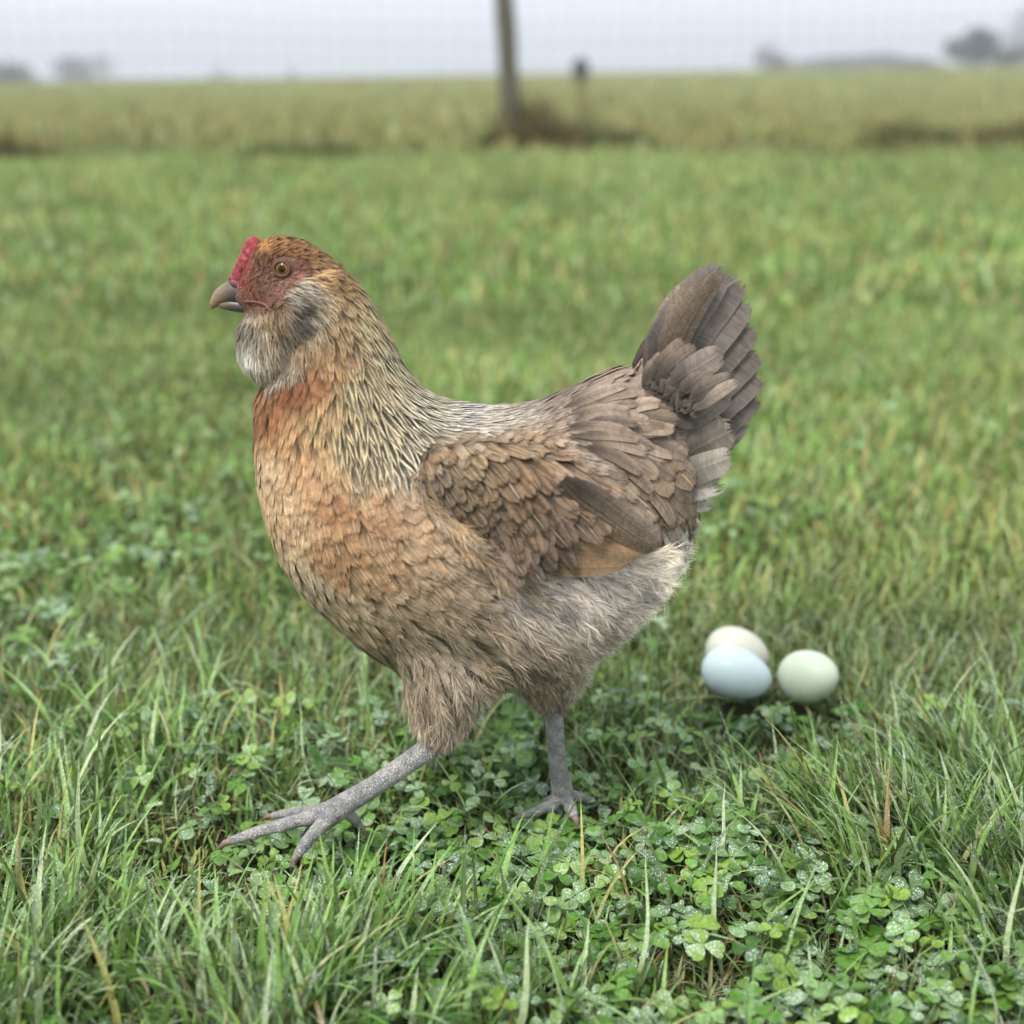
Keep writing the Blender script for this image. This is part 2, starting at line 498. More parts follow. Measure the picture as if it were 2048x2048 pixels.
    lay(60000, 10.3, 90, 0.07, 0.16, 0.02, 0.07, 0.4, 0.6, 0.7, rows=3, cols=2, bright=0.85, power=2)
    farg = mesh_np('grass', np.concatenate(Vs), [np.concatenate(Fs)], m_farveg, None, {'c1': np.concatenate(Cs)}, np.concatenate(UVs))
    tag(farg, kind='stuff')
build_lawn()

def build_clover():
    n = 42000
    x, y = scatter(n, 0.52, 2.3)
    f, ins = lawn_mods(x, y)
    tall, clov, bare = region(x, y)
    nz = fbm(x * 14, y * 14, 40)
    keep = (~ins) & (rng.random(n) < np.where(y > .2, .16 * sstep(fbm(x * 4, y * 2.5, 91), .42, .62) * (1 - sstep(y + .5 * fbm(x * 3, y * 3, 92), .7, 1.6)), (0.08 + 0.72 * clov)) * (0.35 + nz) * (1 - bare))
    x, y, f = x[keep], y[keep], f[keep]
    n = len(x)
    h = (0.012 + 0.026 * rng.random(n)) * (0.65 + 0.7 * nz[keep]) * np.clip(f, 0.45, 1)
    az = rng.random(n) * 2 * math.pi
    lean = np.abs(rng.normal(0, 0.35, n))
    base = np.stack([x, y, hgt(x, y)], 1)
    top = base + np.stack([np.cos(az) * np.sin(lean) * h, np.sin(az) * np.sin(lean) * h, np.cos(lean) * h], 1)
    # stems
    Vst, Fst, UVst, idx = blades(base, h * 1.02, np.full(n, 0.0011), az, lean, np.zeros(n), rows=3, cols=2, twist=np.zeros(n))
    cols = np.stack([lin(c) for c in [(86, 132, 46), (110, 152, 70), (128, 162, 100), (66, 108, 38), (136, 170, 76)]])
    c = cols[rng.integers(0, len(cols), n)] * (0.78 + 0.45 * rng.random(n))[:, None]
    C4 = np.concatenate([c, rng.random(n)[:, None]], 1)
    stem = C4[idx].copy(); stem[:, :3] = stem[:, :3] * 0.5 + lin((150, 160, 90)) * 0.5
    # leaflet template: obovate with notch, (u across, v along)
    tv = [(0, 0, 0), (0.0, 0.35, 0), (0.0, 0.70, 0), (0.0, 0.93, 0),
          (-0.20, 0.18, .04), (-0.38, 0.42, .08), (-0.47, 0.70, .10), (-0.38, 0.92, .09), (-0.17, 1.0, .05),
          (0.20, 0.18, .04), (0.38, 0.42, .08), (0.47, 0.70, .10), (0.38, 0.92, .09), (0.17, 1.0, .05)]
    T = np.array(tv)
    tri = np.array([(0, 1, 4), (4, 1, 5), (5, 1, 2), (5, 2, 6), (6, 2, 7), (7, 2, 3), (7, 3, 8),
                    (0, 9, 1), (9, 10, 1), (10, 2, 1), (10, 11, 2), (11, 12, 2), (12, 3, 2), (12, 13, 3)])
    k = 3
    L = (0.0066 + 0.0066 * rng.random(n) ** 1.2)
    # leaf plane normal
    ta = rng.random(n) * 2 * math.pi; tl = np.abs(rng.normal(0.25, 0.28, n))
    nrm = np.stack([np.cos(ta) * np.sin(tl), np.sin(ta) * np.sin(tl), np.cos(tl)], 1)
    ref = np.stack([np.cos(az), np.sin(az), np.zeros(n)], 1)
    e1 = ref - (ref * nrm).sum(1)[:, None] * nrm; e1 /= np.linalg.norm(e1, axis=1)[:, None]
    e2 = np.cross(nrm, e1)
    Vl, Cl, UVl = [], [], []
    for j in range(k):
        a = j * 2 * math.pi / 3 + rng.normal(0, 0.12, n)
        fold = 0.5 + 1.5 * rng.random(n)
        droop = rng.normal(-0.05, 0.22, n)
        d = np.cos(a)[:, None] * e1 + np.sin(a)[:, None] * e2
        s = -np.sin(a)[:, None] * e1 + np.cos(a)[:, None] * e2
        d2 = d * np.cos(droop)[:, None] + nrm * np.sin(droop)[:, None]
        n2 = np.cross(d2, s)
        wv = 1.0 + 0.12 * rng.normal(0, 1, n)
        Lj = L * (0.9 + 0.2 * rng.random(n))
        v = top[:, None] + Lj[:, None, None] * (T[None, :, 0:1] * (s * wv[:, None])[:, None] * 1.05 + T[None, :, 1:2] * d2[:, None]
             + (T[None, :, 2:3] * fold[:, None, None] + 0.25 * (T[None, :, 1:2] * (0.6 - T[None, :, 1:2]))) * nrm[:, None])
        Vl.append(v.reshape(-1, 3)); 
        cc = np.repeat(C4[:, None], len(T), 1).copy()
        pale = (np.abs(T[:, 1] - 0.5) < 0.12)[None, :, None] * 0.10
        cc[..., :3] = cc[..., :3] * (1 - pale) + lin((190, 205, 160)) * pale
        Cl.append(cc.reshape(-1, 4)); UVl.append(np.tile(np.stack([T[:, 0] + 0.5, T[:, 1]], 1), (n, 1)))
    nT = len(T)
    Fl = (np.arange(n * k)[:, None, None] * nT + tri[None]).reshape(-1, 3)
    V = np.concatenate([Vst] + Vl)
    o = mesh_np('clover', V, [Fst, Fl + len(Vst)], m_clover, None,
                {'c1': np.concatenate([stem] + Cl)}, np.concatenate([UVst] + UVl))
    tag(o, kind='stuff')
build_clover()

# ------------------------------------------------------------------ eggs
def egg(e, label):
    m, t = newmat('eggshell_' + e['name']); N = NT(t)
    o = N.obj(); n1 = N.noise(o, 900, 3, 0.6); n2 = N.noise(o, 40, 3, 0.5)
    c = rgba(e['col'])
    col = N.mix(N.ss(n2, 0.35, 0.7, 0.0, 0.18), c, rgba([v * 0.88 for v in e['col']]))
    dk = N.noise(o, 520, 4, 0.75); col = N.mix(N.ss(dk, 0.66, 0.76, 0.0, 0.30), col, rgba((120, 110, 84)))
    N.out(N.prin(col, 0.45, 0.35, N.bump(n1, 0.15, 0.0003), Subsurface_Weight=0.12, Subsurface_Scale=0.01))
    L, W = e['L'] / 2, e['W'] / 2
    nv, nu = 40, 48
    th = np.linspace(0, math.pi, nv)
    V = []
    for a in th:
        z = L * math.cos(a); r = W * math.sin(a) * (1 - 0.13 * math.cos(a))
        for b in range(nu):
            V.append((z, r * math.cos(2 * math.pi * b / nu), r * math.sin(2 * math.pi * b / nu)))
    F = []
    for i in range(nv - 1):
        for b in range(nu):
            F.append((i * nu + b, i * nu + (b + 1) % nu, (i + 1) * nu + (b + 1) % nu, (i + 1) * nu + b))
    ob = mesh_np('egg', np.array(V), [np.array(F)], m)
    ob.location = e['loc']
    ob.rotation_euler = (0, math.radians(-e['el']), math.radians(e['az']))
    tag(ob, label, 'egg', 'three eggs lying in the grass')
egg(egg_specs[0], 'pale sky blue egg, front one of the touching pair in the grass')
egg(egg_specs[1], 'cream off-white egg lying partly hidden behind the blue egg')
egg(egg_specs[2], 'pale mint green egg lying apart to the right of the blue one')

# ------------------------------------------------------------------ fence and far things
m_wood, t = newmat('weathered_wood'); N = NT(t)
ob = N.obj(); mp = N.n('ShaderNodeMapping'); N.l(ob, mp.inputs[0]); mp.inputs['Scale'].default_value = (14, 14, 1.2)
g = N.noise(mp.outputs[0], 3.0, 5, 0.6)
N.out(N.prin(N.mix(N.ss(g, 0.3, 0.7), rgba((62, 60, 40)), rgba((104, 98, 84))), 0.85, 0.2, N.bump(g, 0.6, 0.01)))
m_wire, t = newmat('galvanised_wire'); N = NT(t)
N.out(N.prin(rgba((120, 122, 124)), 0.5, 0.5, Metallic=0.6))
m_dry, t = newmat('dried_weed'); N = NT(t)
a = N.attr('c1').outputs['Color']
pd = N.prin(a, 0.85, 0.2); td = N.n('ShaderNodeBsdfTranslucent'); N.l(a, td.inputs[0])
ms = N.n('ShaderNodeMixShader'); ms.inputs[0].default_value = 0.2; N.l(pd, ms.inputs[1]); N.l(td.outputs[0], ms.inputs[2]); N.out(ms.outputs[0])

def tube(path, radii, nseg=12, wob=0.0, squash=None, seed=0, cap=True):
    path = np.asarray(path, float); n = len(path); radii = np.asarray(radii, float)
    V = []; r0 = np.random.default_rng(seed)
    T = np.gradient(path, axis=0); T /= np.linalg.norm(T, axis=1)[:, None] + 1e-12
    ref = np.array([0, 1.0, 0]) if abs(T[0][1]) < 0.8 else np.array([1.0, 0, 0])
    for i in range(n):
        s = np.cross(T[i], ref); s /= np.linalg.norm(s); u = np.cross(s, T[i])
        ref = ref - (ref @ T[i]) * T[i]
        for k in range(nseg):
            a = 2 * math.pi * k / nseg
            rr = radii[i] * (1 + wob * (r0.random() - 0.5))
            sq = (1.0, 1.0) if squash is None else squash
            V.append(path[i] + s * math.cos(a) * rr * sq[0] + u * math.sin(a) * rr * sq[1])
    F = []
    for i in range(n - 1):
        for k in range(nseg):
            F.append((i * nseg + k, i * nseg + (k + 1) % nseg, (i + 1) * nseg + (k + 1) % nseg, (i + 1) * nseg + k))
    V = np.array(V); F4 = np.array(F); F3 = np.zeros((0, 3), int)
    if cap:
        V = np.concatenate([V, path[:1] - T[0] * radii[0] * 0.5, path[-1:] + T[-1] * radii[-1] * 0.5]); c0 = len(V) - 2
        F3 = np.array([(c0, (k + 1) % nseg, k) for k in range(nseg)] + [(c0 + 1, (n - 1) * nseg + k, (n - 1) * nseg + (k + 1) % nseg) for k in range(nseg)])
    return V, F4, F3

def gpt(px, py):
    """ground point seen at px,py by marching the ray to the terrain"""
    d = raydir(px, py); tt = 0.3
    while tt < 400:
        p = CAM + d * tt
        if p[2] < float(hgt(p[0], p[1])): return p
        tt *= 1.01
    return CAM + d * 100

def build_fence():
    base = gpt(968, 288)
    f = empty('wire_fence', (base[0], base[1], base[2]))
    tag(f, 'tall wire netting fence with a thick weathered wooden post', 'fence')
    Y = base[1]
    top = P(952, 0, Y)
    # slightly leaning irregular post
    zs = np.linspace(-0.1, 2.3, 22)
    k = (top[0] - base[0]) / (top[2] - base[2])
    path = np.stack([base[0] + zs * k + 0.002 * np.sin(zs * 9), np.full(22, Y) + 0.004 * np.sin(zs * 5), base[2] + zs], 1)
    rad = 0.093 - 0.016 * np.clip(zs / 1.1, 0, 1.4) + 0.004 * np.sin(zs * 7)
    V, F4, F3 = tube(path, rad, 18, 0.05)
    mesh_np('post', V, [F4, F3], m_wood, f)
    # other posts outside the frame hold the netting
    for dx in (-7.5, 7.5):
        z0 = float(hgt(base[0] + dx, Y))
        p2 = np.stack([np.full(8, base[0] + dx), np.full(8, Y), z0 + np.linspace(-0.1, 2.2, 8)], 1)
        V, F4, F3 = tube(p2, np.full(8, 0.07), 14, 0.05); mesh_np('post', V, [F4, F3], m_wood, f)
    # netting: square mesh of wire
    VV, FF = [], []; off = 0
    def strip(a, b, w, nseg=1):
        nonlocal off
        V, F4, F3 = tube(np.linspace(a, b, nseg + 1), np.full(nseg + 1, w / 2), 4, cap=False)
        VV.append(V); FF.append(F4 + off); off += len(V)
    yn = Y - 0.10
    x0, x1 = base[0] - 7.5, base[0] + 7.5
    r0 = np.random.default_rng(3)
    for i in range(int(15 / 0.15) + 1):
        xx = x0 + i * 0.15
        strip(np.array([xx, yn, hgt(xx, yn)]), np.array([xx + 0.01 * r0.normal(), yn, 2.1]), 0.0030)
    for i in range(14):
        z = 0.08 + i * 0.155
        pts = np.stack([np.linspace(x0, x1, 40), np.full(40, yn), z + 0.012 * np.sin(np.linspace(0, 25, 40) + i) + hgt(np.linspace(x0, x1, 40), np.full(40, yn))], 1)
        V, F4, F3 = tube(pts, np.full(40, 0.0016), 4, cap=False); VV.append(V); FF.append(F4 + off); off += len(V)
    mesh_np('netting', np.concatenate(VV), [np.concatenate(FF)], m_wire, f)
build_fence()

def build_far_post():
    b = gpt(1092, 232)
    t0 = P(1096, 112, b[1])
    o = empty('fence_post', tuple(b)); tag(o, 'short wooden post with a dark cap standing out in the field', 'post')
    h = t0[2] - b[2]
    zs = np.linspace(-0.1, h * 0.74, 10)
    path = np.stack([b[0] + zs * (t0[0] - b[0]) / h, np.full(10, b[1]), b[2] + zs], 1)
    V, F4, F3 = tube(path, np.full(10, 0.055), 12, 0.08)
    m2, t = newmat('old_brown_wood'); N = NT(t); N.out(N.prin(N.mix(N.noise(N.obj(), 12, 4), rgba((110, 104, 66)), rgba((128, 122, 80))), 0.9, 0.1))
    mesh_np('shaft', V, [F4, F3], m2, o)
    m3, t = newmat('dark_cap'); N = NT(t); N.out(N.prin(N.mix(N.noise(N.obj(), 20, 3), rgba((60, 66, 68)), rgba((82, 88, 90))), 0.7, 0.3))
    zc = np.linspace(h * 0.70, h, 8)
    rr = 0.115 * np.sin(np.linspace(0.5, 2.6, 8)) ** 0.6
    path = np.stack([b[0] + zc * (t0[0] - b[0]) / h, np.full(8, b[1]), b[2] + zc], 1)
    V, F4, F3 = tube(path, rr, 14, 0.1); mesh_np('cap', V, [F4, F3], m3, o)
build_far_post()

def weed_clump(px0, px1, pyb, hpx, cols, n, label, seed):
    r = np.random.default_rng(seed)
    c0 = gpt((px0 + px1) / 2, pyb); Yc = c0[1]
    a = P(px0, pyb, Yc)[0]; b = P(px1, pyb, Yc)[0]
    mpp = np.linalg.norm(P(px0 + 1, pyb, Yc) - P(px0, pyb, Yc))
    u = r.random(n)
    x = a + (b - a) * u
    env = np.interp(u, np.linspace(0, 1, len(hpx)), hpx) * mpp
    y = Yc + r.normal(0, 0.16, n)
    root = np.stack([x, y, hgt(x, y) - 0.01], 1)
    h = env * (0.55 + 0.7 * r.random(n) ** 1.5) * 1.35
    V, F, UV, idx = blades(root, h, 0.008 + 0.022 * r.random(n), r.random(n) * 6.28, np.abs(r.normal(0, 0.35, n)), r.normal(0.4, 0.5, n), rows=5, cols=2)
    cc = np.stack([lin(c) for c in cols])
    C = cc[r.integers(0, len(cols), n)] * (0.7 + 0.6 * r.random(n))[:, None]
    C = np.concatenate([C, r.random(n)[:, None]], 1)[idx]
    o = mesh_np('weed_clump', V - np.array([c0[0], Yc, c0[2]]), [F], m_dry, None, {'c1': C}, UV)
    o.location = (c0[0], Yc, c0[2])
    tag(o, label, 'weeds', 'rough weeds along the fence line')
br = [(108, 94, 56), (94, 80, 44), (118, 100, 64), (76, 82, 44)]
gr = [(84, 100, 52), (92, 104, 60), (72, 84, 40)]
weed_clump(880, 955, 290, [8, 30, 60], br + gr[:1], 420, 'dry brown weeds on the left side of the fence post', 1)
weed_clump(975, 1110, 288, [70, 84, 56, 44, 36], br + [(122, 108, 70)], 800, 'tallest dead brown weed clump, right beside the fence post', 2)
weed_clump(1110, 1275, 286, [60, 34, 36, 20, 8], br + gr, 700, 'low olive brown weeds trailing off right of the tallest clump', 3)
weed_clump(-60, 125, 306, [50, 42, 30, 10], br + gr[:1], 700, 'dark brown weed clump at the left edge of the picture', 4)
weed_clump(430, 700, 300, [8, 26, 22, 30, 12], gr + br[1:2], 800, 'low dark green weed strip left of the fence post', 5)
weed_clump(1620, 1800, 286, [14, 38, 44, 30, 34], br[:2] + gr, 800, 'olive weed clump between the fence post and the right edge', 6)
weed_clump(1800, 2010, 280, [26, 34, 46, 50], br + gr[:1], 800, 'reddish brown weed clump at the right edge of the picture', 7)
weed_clump(1290, 1600, 292, [6, 16, 10, 18, 8], gr, 500, 'thin low green weed strip towards the right of the fence', 8)

m_leaf_far, t = newmat('far_foliage'); N = NT(t)
c = N.attr('c1').outputs['Color']; N.out(N.prin(c, 0.8, 0.2))
m_bark, t = newmat('bark'); N = NT(t); N.out(N.prin(rgba((74, 66, 56)), 0.9, 0.1))

def crown(V0, rad, n, size, col, r, lobes=7):
    cs = V0 + r.normal(0, 0.38, (lobes, 3)) * rad; rs = (0.45 + 0.35 * r.random(lobes))
    k = r.integers(0, lobes, n)
    d = r.normal(0, 1, (n, 3)); d /= np.linalg.norm(d, axis=1)[:, None]
    p = cs[k] + d * (r.random(n) ** 0.45)[:, None] * rs[k][:, None] * rad
    a = r.normal(0, 1, (n, 3)); a /= np.linalg.norm(a, axis=1)[:, None]
    b = np.cross(a, r.normal(0, 1, (n, 3))); b /= np.linalg.norm(b, axis=1)[:, None]
    s = size * (0.6 + 0.8 * r.random(n))[:, None]
    V = np.stack([p - a * s, p + b * s * 0.5, p + a * s, p - b * s * 0.5], 1).reshape(-1, 3)
    F = np.arange(n * 4).reshape(-1, 4)
    C = lin(col)[None] * (0.6 + 0.8 * r.random(n))[:, None]
    C = np.repeat(np.concatenate([C, np.ones((n, 1))], 1), 4, 0)
    return V, F, C

def far_tree(name, px, D, py_base, py_top, wpx, col, label, cat, group, seed, bushy=False, n=2600):
    r = np.random.default_rng(seed)
    Y = D + CAM[1]
    b = P(px, py_base, Y); tp = P(px, py_top, Y); hw = (P(px + wpx / 2, py_base, Y)[0] - b[0])
    zg = min(float(hgt(b[0], Y)), b[2])
    o = empty(name, (b[0], Y, zg)); tag(o, label, cat, group)
    H = tp[2] - zg
    cz = zg + H * (0.5 if bushy else 0.58)
    rad = np.array([hw * 1.05, hw * 0.9, H * (0.5 if bushy else 0.42)])
    V, F, C = crown(np.array([b[0], Y, cz]), rad, n, max(hw, H * .4) * 0.07, col, r)
    mesh_np('crown', V, [F], m_leaf_far, o, {'c1': C})
    VV, FF4, FF3 = [], [], []; off = 0
    for k in range(1 if not bushy else 3):
        x0 = b[0] + (k - 1) * hw * 0.5 if bushy else b[0]
        pth = np.stack([x0 + 0.05 * H * np.sin(np.linspace(0, 2, 7)), np.full(7, Y), zg - 0.3 + np.linspace(0, H * 0.75, 7)], 1)
        V, F4, F3 = tube(pth, np.linspace(H * 0.04, H * 0.012, 7), 8); VV.append(V); FF4.append(F4 + off); FF3.append(F3 + off); off += len(V)
        for q in range(4):
            s0 = pth[3 + q % 3]; e = s0 + np.array([(r.random() - .5) * hw * 1.4, (r.random() - .5) * hw, H * (0.12 + 0.15 * r.random())])
            V, F4, F3 = tube(np.linspace(s0, e, 4), np.linspace(H * 0.015, H * 0.005, 4), 6); VV.append(V); FF4.append(F4 + off); FF3.append(F3 + off); off += len(V)
    mesh_np('trunk', np.concatenate(VV), [np.concatenate(FF4), np.concatenate(FF3)], m_bark, o)
TG = 'far trees and bushes on the horizon'
far_tree('tree', 1842, 130, 130, 48, 92, (56, 72, 62), 'dark round tree on the horizon, clearest of the far trees at right', 'tree', TG, 11, n=4200)
far_tree('tree', 1932, 420, 134, 12, 90, (86, 92, 90), 'tall pale hazy tree on the horizon, cut by the right edge', 'tree', TG, 12)
far_tree('bush', 1893, 128, 132, 86, 60, (62, 68, 60), 'low dark bush between the two tall trees at right', 'bush', TG, 13)
far_tree('bush', 1470, 150, 138, 92, 60, (112, 104, 100), 'brownish far bush at the left end of the right hedgerow', 'bush', TG, 14, True)
far_tree('hedge', 1610, 230, 140, 106, 200, (84, 92, 84), 'long low grey hedgerow on the horizon at right', 'hedge', TG, 15, True, 4000)
far_tree('hedge', 1745, 150, 134, 108, 120, (100, 98, 92), 'faint brownish hedgerow running up to the dark round tree', 'hedge', TG, 16, True)
far_tree('bush', 25, 150, 155, 118, 85, (72, 78, 74), 'dark grey bush on the horizon at the left edge', 'bush', TG, 17, True)
far_tree('bush', 142, 260, 155, 106, 90, (96, 96, 94), 'paler grey bush on the horizon, second from the left edge', 'bush', TG, 18, True)
far_tree('bush', 550, 150, 157, 130, 30, (84, 90, 92), 'tiny isolated grey bush on the horizon above the hen', 'bush', TG, 19, True, 900)
far_tree('bush', 415, 200, 157, 125, 60, (120, 128, 132), 'very faint bush on the horizon left of the tiny dark one', 'bush', TG, 20, True, 900)

def build_haze():
    lo = np.array([-1000., -8., -3.5]); hi = np.array([1000., 820., 26.0])
    V = np.array([[(lo, hi)[i][0], (lo, hi)[j][1], (lo, hi)[k][2]] for i in (0, 1) for j in (0, 1) for k in (0, 1)])
    F = np.array([(0, 1, 3, 2), (4, 6, 7, 5), (0, 4, 5, 1), (2, 3, 7, 6), (0, 2, 6, 4), (1, 5, 7, 3)])
    m, t = newmat('misty_air')
    v = t.nodes.new('ShaderNodeVolumePrincipled'); v.inputs['Density'].default_value = 0.0026
    v.inputs['Color'].default_value = (0.89, 0.92, 0.965, 1); v.inputs['Anisotropy'].default_value = 0.2
    o = t.nodes.new('ShaderNodeOutputMaterial'); t.links.new(v.outputs[0], o.inputs['Volume'])
    h = mesh_np('haze', V, [F], m, smooth=False); tag(h, kind='stuff')
build_haze()

# ------------------------------------------------------------------ the hen
HEN_Y = 0.0
hen = empty('hen', (0.0, 0.0, 0.0))
tag(hen, 'brown and grey bearded hen with orange breast walking left through the grass', 'hen')

def loft(secs, inset=0.0, nseg=28, y0=0.0, sub=5):
    """secs: (ax,ay, bx,by, halfwidth) front/under point, back/upper point in picture px on the plane y0"""
    A = np.array([P(s[0], s[1], y0) for s in secs]); B = np.array([P(s[2], s[3], y0) for s in secs]); W = np.array([s[4] for s in secs])
    n = len(secs); tt = np.linspace(0, n - 1, (n - 1) * sub + 1)
    def cr(X):
        out = []
        for t_ in tt:
            i = min(int(t_), n - 2); f = t_ - i
            p0 = X[max(i - 1, 0)]; p1 = X[i]; p2 = X[i + 1]; p3 = X[min(i + 2, n - 1)]
            out.append(0.5 * ((2 * p1) + (-p0 + p2) * f + (2 * p0 - 5 * p1 + 4 * p2 - p3) * f * f + (-p0 + 3 * p1 - 3 * p2 + p3) * f ** 3))
        return np.array(out)
    A, B, W = cr(A), cr(B), cr(W)
    C = (A + B) / 2; H = (B - A) / 2; b = np.linalg.norm(H, axis=1); D = H / b[:, None]
    vz = np.abs(D[:, 2])
    W = np.maximum(W - inset, 0.002)
    ext = np.maximum(b * math.cos(0.38) - inset, 0.002)
    corr = np.sqrt(np.maximum(ext ** 2 - (W * math.sin(0.38) * vz) ** 2, (0.45 * ext) ** 2)) / math.cos(0.38)
    b2 = corr
    V = []
    for i in range(len(C)):
        for k in range(nseg):
            a = 2 * math.pi * k / nseg
            V.append(C[i] + D[i] * b2[i] * math.cos(a) + np.array([0, 1, 0]) * W[i] * math.sin(a))
    F = []
    m = len(C)
    for i in range(m - 1):
        for k in range(nseg):
            F.append((i * nseg + k, i * nseg + (k + 1) % nseg, (i + 1) * nseg + (k + 1) % nseg, (i + 1) * nseg + k))
    V = np.array(V); V = np.concatenate([V, C[:1], C[-1:]]); c0 = m * nseg
    T = [(c0, (k + 1) % nseg, k) for k in range(nseg)] + [(c0 + 1, (m - 1) * nseg + k, (m - 1) * nseg + (k + 1) % nseg) for k in range(nseg)]
    return V, np.array(F), np.array(T)

def ellipsoid(c, r, R=None, n=20):
    th = np.linspace(0, math.pi, n); V = []
    for a in th:
        for k in range(2 * n):
            b = math.pi * k / n
            V.append((math.sin(a) * math.cos(b), math.sin(a) * math.sin(b), math.cos(a)))
    V = np.array(V) * np.array(r)
    if R is not None: V = V @ np.array(R).T
    V = V + np.array(c); m = 2 * n
    F = [(i * m + k, i * m + (k + 1) % m, (i + 1) * m + (k + 1) % m, (i + 1) * m + k) for i in range(n - 1) for k in range(m)]
    return V, np.array(F), np.zeros((0, 3), int)

def fuse(name, pieces, voxel, mat, parent, smooth_it=4, extra=None):
    VV, F4, F3 = [], [], []; off = 0
    for V, a, b in pieces:
        VV.append(V); F4.append(a + off)
        if len(b): F3.append(b + off)
        off += len(V)
    fs = [np.concatenate(F4)] + ([np.concatenate(F3)] if F3 else [])
    o = mesh_np(name, np.concatenate(VV), fs, mat, None)
    # consistent outward normals before the voxel remesh
    import bmesh
    bm = bmesh.new(); bm.from_mesh(o.data); bmesh.ops.remove_doubles(bm, verts=bm.verts, dist=1e-6)
    bmesh.ops.recalc_face_normals(bm, faces=bm.faces); bm.to_mesh(o.data); bm.free()
    md = o.modifiers.new('r', 'REMESH'); md.mode = 'VOXEL'; md.voxel_size = voxel; md.use_smooth_shade = True
    if smooth_it:
        sm = o.modifiers.new('s', 'SMOOTH'); sm.factor = 0.5; sm.iterations = smooth_it
    dg = bpy.context.evaluated_depsgraph_get()
    me = bpy.data.meshes.new_from_object(o.evaluated_get(dg))
    old = o.data; o.modifiers.clear(); o.data = me; bpy.data.meshes.remove(old); me.name = name
    if not me.materials: me.materials.append(mat)
    for p_ in me.polygons: p_.use_smooth = True
    if parent is not None: o.parent = parent
    return o

def arrays(me):
    V = np.empty(len(me.vertices) * 3); me.vertices.foreach_get('co', V); V = V.reshape(-1, 3)
    me.calc_loop_triangles()
    T = np.empty(len(me.loop_triangles) * 3, np.int32); me.loop_triangles.foreach_get('vertices', T)
    return V, T.reshape(-1, 3)

def inpoly(px, py, poly):
    c = np.zeros(len(px), bool); n = len(poly)
    for i in range(n):
        x1, y1 = poly[i]; x2, y2 = poly[(i + 1) % n]
        hit = ((y1 > py) != (y2 > py)) & (px < (x2 - x1) * (py - y1) / (y2 - y1 + 1e-12) + x1)
        c ^= hit
    return c

# --- skin material of the body core (bare red face, everything else feather colour darkened as painted shade)
m_skin, t = newmat('hen_skin'); N = NT(t)
ob_ = N.obj(); ca = N.attr('c1').outputs['Color']
nz = N.noise(ob_, 700, 4, 0.6); nz2 = N.noise(ob_, 2200, 2, 0.6); vv = N.vor(ob_, 1100)
col = N.mix(N.ss(nz, 0.35, 0.65, 0.0, 0.45), ca, N.mix(0.55, ca, (0.02, 0.01, 0.01, 1)))
N.out(N.prin(col, 0.55, 0.35, N.bump(N.m('ADD', nz, N.m('MULTIPLY', vv, 1.2)), 0.9, 0.0014), Subsurface_Weight=0.15, Subsurface_Scale=0.004))

body_secs = [
    (440, 576, 444, 534, .0085), (456, 596, 462, 490, .0135), (486, 612, 492, 444, .0175), (520, 632, 552, 434, .0200),
    (536, 668, 624, 470, .0230), (505, 712, 690, 536, .028), (474, 755, 740, 616, .035), (470, 815, 774, 690, .044),
    (478, 900, 818, 738, .054), (500, 1000, 880, 760, .065), (540, 1090, 960, 764, .073), (615, 1172, 1035, 752, .078),
    (720, 1255, 1100, 722, .080), (850, 1290, 1150, 700, .078), (990, 1292, 1195, 690, .073), (1112, 1236, 1240, 712, .062),
    (1200, 1160, 1285, 745, .050), (1254, 1085, 1305, 800, .038), (1275, 1030, 1315, 880, .024)]
ycam = -1
near_thigh = [(700, 1180, 1000, 1150, .030), (748, 1262, 965, 1255, .030), (772, 1318, 915, 1318, .023), (784, 1356, 878, 1366, .016), (802, 1384, 856, 1394, .010)]
far_thigh = [(900, 1190, 1140, 1170, .030), (945, 1250, 1112, 1250, .026), (986, 1298, 1082, 1298, .016), (1016, 1328, 1064, 1330, .009)]
tail_lobe = [(1090, 960, 1150, 720, .050), (1180, 960, 1205, 690, .048), (1260, 940, 1240, 660, .040), (1325, 890, 1268, 650, .032), (1352, 800, 1290, 625, .018)]
EY, EZ = 0.0, 0.0
IN = 0.0036
beard = ellipsoid(P(528, 645, 0), (0.026, 0.0235, 0.029))
muff = [ellipsoid(P(565, 590, sgn * 0.017), (0.017, 0.009, 0.020)) for sgn in (-1, 1)]
